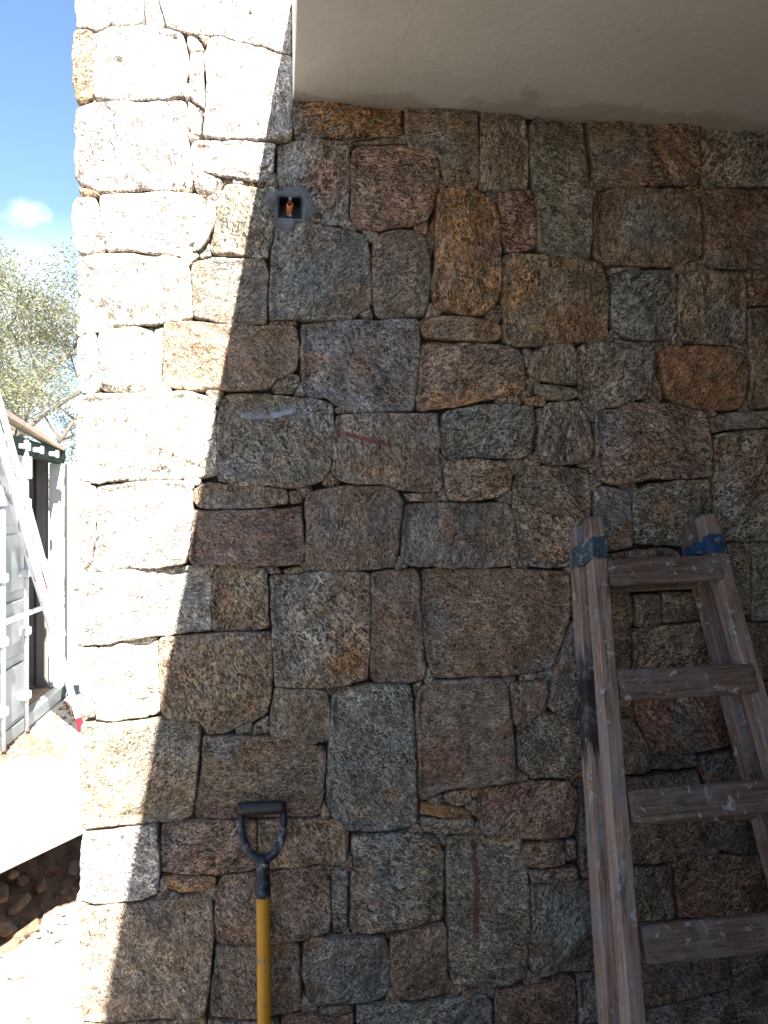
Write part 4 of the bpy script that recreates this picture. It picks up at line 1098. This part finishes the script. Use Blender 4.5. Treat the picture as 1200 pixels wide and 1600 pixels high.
mb = MB(); mb.tube([(0, 0, 0.10), (0, 0, 0.14), (0, 0, 0.205), (0, 0, 0.22)], [0.012, 0.021, 0.0215, 0.0195], 16); local_part(mb, 'socket', M_STEEL, shovel)
V, F = [], []
NU, NV = 17, 15
for j in range(NV):
    v_ = j / (NV - 1)
    z_ = 0.19 * v_
    half = 0.115 * (1 if v_ > 0.3 else math.sqrt(max(0.04, 1 - (1 - v_ / 0.3) ** 2 * 0.8)))
    for side in (0, 1):
        for i in range(NU):
            u_ = i / (NU - 1) * 2 - 1
            dish = -0.040 * u_ * u_ * (0.35 + 0.65 * v_) + 0.012
            V.append((u_ * half, dish + (0.0022 if side else 0), z_))
for j in range(NV - 1):
    for i in range(NU - 1):
        for side in (0, 1):
            a = j * 2 * NU + side * NU + i; b = a + 2 * NU
            F.append((a, a + 1, b + 1, b) if not side else (a, b, b + 1, a + 1))
def rim(a, b): F.append((a, b, b + NU, a + NU))
for i in range(NU - 1): rim(i + 1, i); rim((NV - 1) * 2 * NU + i, (NV - 1) * 2 * NU + i + 1)
for j in range(NV - 1): rim(j * 2 * NU, (j + 1) * 2 * NU); rim((j + 1) * 2 * NU + NU - 1, j * 2 * NU + NU - 1)
mb = MB(); mb.v, mb.f = V, F; local_part(mb, 'blade', M_STEEL, shovel)

# ------------------------------------------------------------------ shipping container
M_GREEN = simple('dark_green_paint', (0.022, 0.034, 0.027), 0.9, var=0.15, scale=6, dirt=(0.05, 0.045, 0.035), dscale=8, dlo=0.6, dhi=0.75, spec=0.06)
M_DOOR = simple('pale_grey_paint', (0.25, 0.28, 0.285), 0.5, var=0.08, scale=4, dirt=(0.3, 0.27, 0.22), dscale=5, dlo=0.6, dhi=0.78)
M_PANEL = simple('cream_lining', (0.66, 0.64, 0.58), 0.6, var=0.06, scale=3, dirt=(0.45, 0.38, 0.3), dscale=5, dlo=0.6, dhi=0.8)
M_LINING = simple('grey_lining', (0.20, 0.185, 0.165), 0.7, var=0.2, scale=3)
M_ZINC = simple('galvanised_steel', (0.62, 0.63, 0.64), 0.45, metal=0.25, var=0.12, scale=25)
M_RUBBER = simple('black_rubber', (0.02, 0.02, 0.02), 0.7)
M_PLY = simple('container_floor', (0.16, 0.10, 0.06), 0.8, var=0.3, scale=6)
XC, YF, YN = -2.20, 6.43, 3.99
Z0c, Z1c = -0.305, 2.245
cont = tag(empty('shipping_container', (XC - 3, (YF + YN) / 2, Z0c)), 'dark green shipping container with pale doors, the far door swung open', 'container')
mb = MB(); mb.box((XC - 0.10, YN, Z1c - 0.15), (XC, YF, Z1c - 0.004), 0.008); mb.build('header', M_GREEN, cont)
mb = MB(); mb.box((XC - 0.10, YN + 0.1, Z0c), (XC, YF - 0.1, Z0c + 0.12), 0.008); mb.build('sill', M_DOOR, cont)
for yy in (YN, YF - 0.10):
    mb = MB(); mb.box((XC - 0.12, yy, Z0c + 0.12), (XC + 0.002, yy + 0.10, Z1c - 0.152), 0.006); mb.build('corner_post', M_PANEL, cont)
    for zz_ in (Z0c - 0.004, Z1c - 0.118):
        mb = MB(); mb.box((XC - 0.165, yy - 0.012, zz_), (XC + 0.012, yy + 0.112, zz_ + 0.122), 0.008); mb.build('corner_casting', M_GREEN, cont)
mb = MB(); mb.box((XC - 6.0, YN + 0.01, Z1c - 0.03), (XC - 0.10, YF - 0.01, Z1c - 0.006)); mb.build('roof', M_GREEN, cont)
mb = MB(); mb.box((XC - 6.0, YN + 0.06, Z0c + 0.10), (XC - 0.11, YF - 0.06, Z0c + 0.13)); mb.build('floor_boards', M_PLY, cont)
mb = MB(); mb.box((XC - 6.0, YN + 0.05, Z0c + 0.02), (XC - 5.97, YF - 0.05, Z1c - 0.031)); mb.build('end_wall', M_PLY, cont)
for (yy, sg) in ((YN + 0.03, 1), (YF - 0.03, -1)):
    v, f = [], []
    xs, kk = XC - 5.96, 0
    prof_ = []
    while xs < XC - 0.13:
        for dx, dy in ((0, 0), (0.07, 0), (0.105, 0.032), (0.175, 0.032), (0.21, 0)):
            prof_.append((min(xs + dx, XC - 0.121), yy + sg * dy))
        xs += 0.28
    rings = []
    for zz_ in (Z0c + 0.13, Z1c - 0.031):
        rings.append([(a, b, zz_) for a, b in prof_] + [(a, b - sg * 0.004, zz_) for a, b in prof_[::-1]])
    mb = MB(); mb.loft(rings); mb.build('side_wall', M_LINING if sg < 0 else M_GREEN, cont)
# near door, closed
ym = (YN + YF) / 2
mb = MB(); mb.box((XC - 0.05, YN + 0.10, Z0c + 0.125), (XC - 0.012, ym - 0.01, Z1c - 0.155), 0.004)
nd = mb.build('door', M_DOOR, cont)
for (a, b) in ((0.16, 0.62), (0.70, 1.16), (1.24, 1.72), (1.80, 2.26)):
    mb = MB(); mb.box((XC - 0.014, YN + 0.18, Z0c + a), (XC + 0.006, ym - 0.09, Z0c + b), 0.015); mb.build('panel', M_DOOR, nd)
mb = MB(); mb.box((XC - 0.03, ym - 0.012, Z0c + 0.125), (XC - 0.006, ym + 0.012, Z1c - 0.155)); mb.build('gasket', M_RUBBER, nd)
for yy in (ym - 0.17, ym - 0.75):
    mb = MB(); mb.tube([(XC + 0.045, yy, Z0c + 0.03), (XC + 0.045, yy, Z1c - 0.03)], 0.019, 12); lb_ = mb.build('locking_bar', M_ZINC, nd, True)
    for zz_ in (0.30, 0.85, 1.35, 1.95):
        mb = MB(); mb.box((XC - 0.010, yy - 0.05, Z0c + zz_), (XC + 0.075, yy + 0.05, Z0c + zz_ + 0.07), 0.008); mb.build('bracket', M_ZINC, lb_)
    mb = MB(); mb.box((XC + 0.05, yy - 0.02, Z0c + 1.02), (XC + 0.08, yy + 0.42, Z0c + 1.06), 0.006); mb.build('handle', M_ZINC, lb_)
    mb = MB(); mb.box((XC + 0.02, yy - 0.035, Z1c - 0.36), (XC + 0.085, yy + 0.035, Z1c - 0.17), 0.008); mb.build('cam_guide', M_ZINC, lb_)
for yy in (ym - 0.75, ym - 0.17, ym + 0.22, ym + 0.72):
    mb = MB(); mb.box((XC - 0.002, yy - 0.06, Z1c - 0.105), (XC + 0.05, yy + 0.06, Z1c - 0.065), 0.006); mb.box((XC + 0.05, yy - 0.03, Z1c - 0.12), (XC + 0.075, yy + 0.03, Z1c - 0.05), 0.006); mb.build('cam_keeper', M_ZINC, cont)
# far door swung out, showing its lined inner face to the camera
mb = MB(); mb.box((XC + 0.03, YF - 0.012, Z0c + 0.125), (XC + 1.16, YF + 0.03, Z1c - 0.155), 0.004); fd = mb.build('door', M_PANEL, cont); fd['label'] = 'open pale door swung out from the container'
mb = MB(); mb.box((XC + 0.012, YF - 0.025, Z0c + 0.125), (XC + 0.03, YF + 0.01, Z1c - 0.155)); mb.build('gasket', M_RUBBER, fd)
for (dx, zz_) in ((0.10, 1.12), (0.20, 0.97), (0.14, 0.55), (0.26, 1.32)):
    mb = MB(); mb.box((XC + dx, YF - 0.05, Z0c + zz_), (XC + dx + 0.09, YF - 0.010, Z0c + zz_ + 0.035), 0.004); mb.build('bracket', M_DOOR, fd)

# yellow board standing inside the doorway
M_YELLOW = simple('yellow_board', (0.62, 0.40, 0.06), 0.6, var=0.1)
mb = MB(); p = on_x(46, 965, XC - 0.12)
mb.box((XC - 0.30, p.y - 0.06, Z0c + 0.131), (XC - 0.27, p.y + 0.02, p.z + 0.12), 0.003)
tag(mb.build('yellow_board', M_YELLOW), 'narrow yellow board standing in the container doorway', 'board')

M_TIMBER = simple('pale_timber', (0.42, 0.33, 0.24), 0.8, var=0.2, scale=10)
pa, pb = on_x(93, 701, XC - 0.03), on_x(-60, 608, XC - 0.03)
pe_ = empty('timber_plank', pa)
tag(pe_, 'pale timber plank lying sloped along the top edge of the container', 'plank')
beam('plank', pa, pb, Vector((0, 0, 1)), 0.045, 0.10, M_TIMBER, pe_, Vector((1, 0, 0)), c=0.003, nseg=8)
# ------------------------------------------------------------------ aluminium ladder against the container
M_ALU = simple('aluminium', (0.70, 0.70, 0.71), 0.4, metal=0.35, var=0.08, scale=30)
M_REDT = simple('red_plastic', (0.26, 0.010, 0.028), 0.5, var=0.1)
fa = on_z(128, 1142, ZG + 0.01); fb = on_z(119, 1104, ZG + 0.01)
ta = on_x(2, 690, XC + 0.16); tb = on_x(4, 742, XC + 0.06)
al = tag(empty('aluminium_ladder', (fa + fb) / 2), 'bright aluminium extension ladder with red tips leaning on the container', 'ladder')
crossd = (fb - fa).normalized()
fr_ = crossd.cross((ta - fa).normalized()).normalized()
for (f_, t_, s_) in ((fa, ta, 1), (fb, tb, 2)):
    t2 = f_ + (t_ - f_) * 1.10
    beam('rail', f_, t2, crossd, 0.022, 0.055, M_ALU, al, fr_, c=0.003, wob=0.0, seed=30 + s_, nseg=4)
    beam('rail', f_ + (t_ - f_) * 0.36 + fr_ * 0.06, f_ + (t_ - f_) * 1.30 + fr_ * 0.06, crossd, 0.020, 0.045, M_ALU, al, fr_, c=0.003, wob=0.0, seed=34 + s_, nseg=4)
    beam('foot', f_ + (t_ - f_) * -0.002, f_ + (t_ - f_) * 0.055, crossd, 0.026, 0.060, M_REDT, al, fr_, c=0.003, wob=0.0, seed=37, nseg=2)
    if s_ == 2: beam('end_cap', f_ + (t_ - f_) * 0.56 + fr_ * 0.06, f_ + (t_ - f_) * 0.65 + fr_ * 0.06, crossd, 0.034, 0.064, M_REDT, al, fr_, c=0.003, wob=0.0, seed=38, nseg=2)
for k in range(1, 11):
    t_ = k * 0.1
    a, b = fa.lerp(ta, t_), fb.lerp(tb, t_)
    mb = MB(); mb.tube([a, b], 0.016, 8); mb.build('rung', M_ALU, al, True)
    if t_ > 0.38:
        mb = MB(); mb.tube([a + fr_ * 0.06 + (ta - fa) * 0.03, b + fr_ * 0.06 + (tb - fb) * 0.03], 0.015, 8); mb.build('rung', M_ALU, al, True)

# ------------------------------------------------------------------ trees beyond the container
def leaf_mat(name, colr):
    m, nt, n, l, b = new_mat(name)
    tc = coord(n)
    t = noise_node(n, l, tc, 2.4, 4, 0.6)
    r = ramp_node(n, l, t.outputs['Fac'], [(0.3, tuple(x * 0.6 for x in colr)), (0.7, tuple(x * 1.35 for x in colr))])
    l.new(r.outputs['Color'], b.inputs['Base Color'])
    b.inputs['Roughness'].default_value = 0.55
    tr = n.new('ShaderNodeBsdfTranslucent'); l.new(r.outputs['Color'], tr.inputs['Color'])
    mx = n.new('ShaderNodeMixShader'); mx.inputs['Fac'].default_value = 0.35
    l.new(b.outputs['BSDF'], mx.inputs[1]); l.new(tr.outputs['BSDF'], mx.inputs[2])
    l.new(mx.outputs['Shader'], n['Material Output'].inputs['Surface'])
    return m
M_LEAF = leaf_mat('olive_foliage', (0.21, 0.215, 0.12))
M_LEAF2 = leaf_mat('grey_green_foliage', (0.17, 0.185, 0.12))
M_BARK = simple('grey_bark', (0.12, 0.095, 0.075), 0.9, var=0.3, scale=14, bump=0.5)

def make_tree(name, label, base, height, lean, seed, mleaf, nleaf=58):
    rr = random.Random(seed)
    root = tag(empty(name, base), label, 'tree', 'trees beyond the container')
    wood = MB(); tips = []
    def grow(p, d, L, r, lev):
        pts, rad = [p], [r]
        n = 5
        q, dd = p.copy(), d.copy()
        for k in range(n):
            dd = (dd + Vector((rr.uniform(-.22, .22), rr.uniform(-.22, .22), rr.uniform(-.08, .16)))).normalized()
            q = q + dd * (L / n); pts.append(q.copy()); rad.append(r * (1 - 0.5 * (k + 1) / n))
        wood.tube(pts, rad, 7 if lev < 2 else 5)
        if lev >= 3:
            for k in range(2, n + 1): tips.append((pts[k], dd.copy()))
            return
        kids = (6, 6, 6)[lev]
        for k in range(kids):
            t = 0.35 + 0.65 * (k + rr.random()) / kids
            i = min(int(t * n), n - 1); pp = pts[i].lerp(pts[i + 1], t * n - i)
            a = rr.uniform(0, 2 * math.pi)
            side = Vector((math.cos(a), math.sin(a), rr.uniform(-0.05, 0.55)))
            nd_ = (dd * 0.55 + side * 0.95).normalized()
            grow(pp, nd_, L * rr.uniform(0.50, 0.70), rad[i] * 0.55, lev + 1)
    grow(Vector(base), Vector(lean).normalized(), height * 0.55, height * 0.013, 0)
    wood.build('trunk', M_BARK, root, True)
    V, F = [], []
    for (p, d) in tips:
        for _ in range(nleaf):
            c = p + Vector((rr.gauss(0, .19), rr.gauss(0, .19), rr.gauss(0, .13)))
            u = Vector((rr.gauss(0, 1), rr.gauss(0, 1), rr.gauss(-0.3, .7))).normalized()
            w = u.orthogonal().normalized()
            w = (Matrix.Rotation(rr.uniform(0, 6.28), 3, u) @ w)
            L = rr.uniform(0.05, 0.11); ww = L * 0.15
            b = len(V)
            V += [c - u * L * .5, c + w * ww, c + u * L * .5, c - w * ww]
            F.append((b, b + 1, b + 2, b + 3))
    cr = mesh_obj('crown', V, F, mleaf, root)
    return root, len(F)
print(make_tree('feathery_tree', 'feathery olive-green tree with bare forked limbs behind the container', (-3.1, 12.6, ZG), 9.4, (-0.30, 0.05, 1), 3, M_LEAF)[1])
print(make_tree('feathery_tree', 'greyer thin-leaved tree further back at the left edge', (-7.6, 17.5, ZG), 8.0, (0.22, 0.0, 1), 8, M_LEAF2, 50)[1])
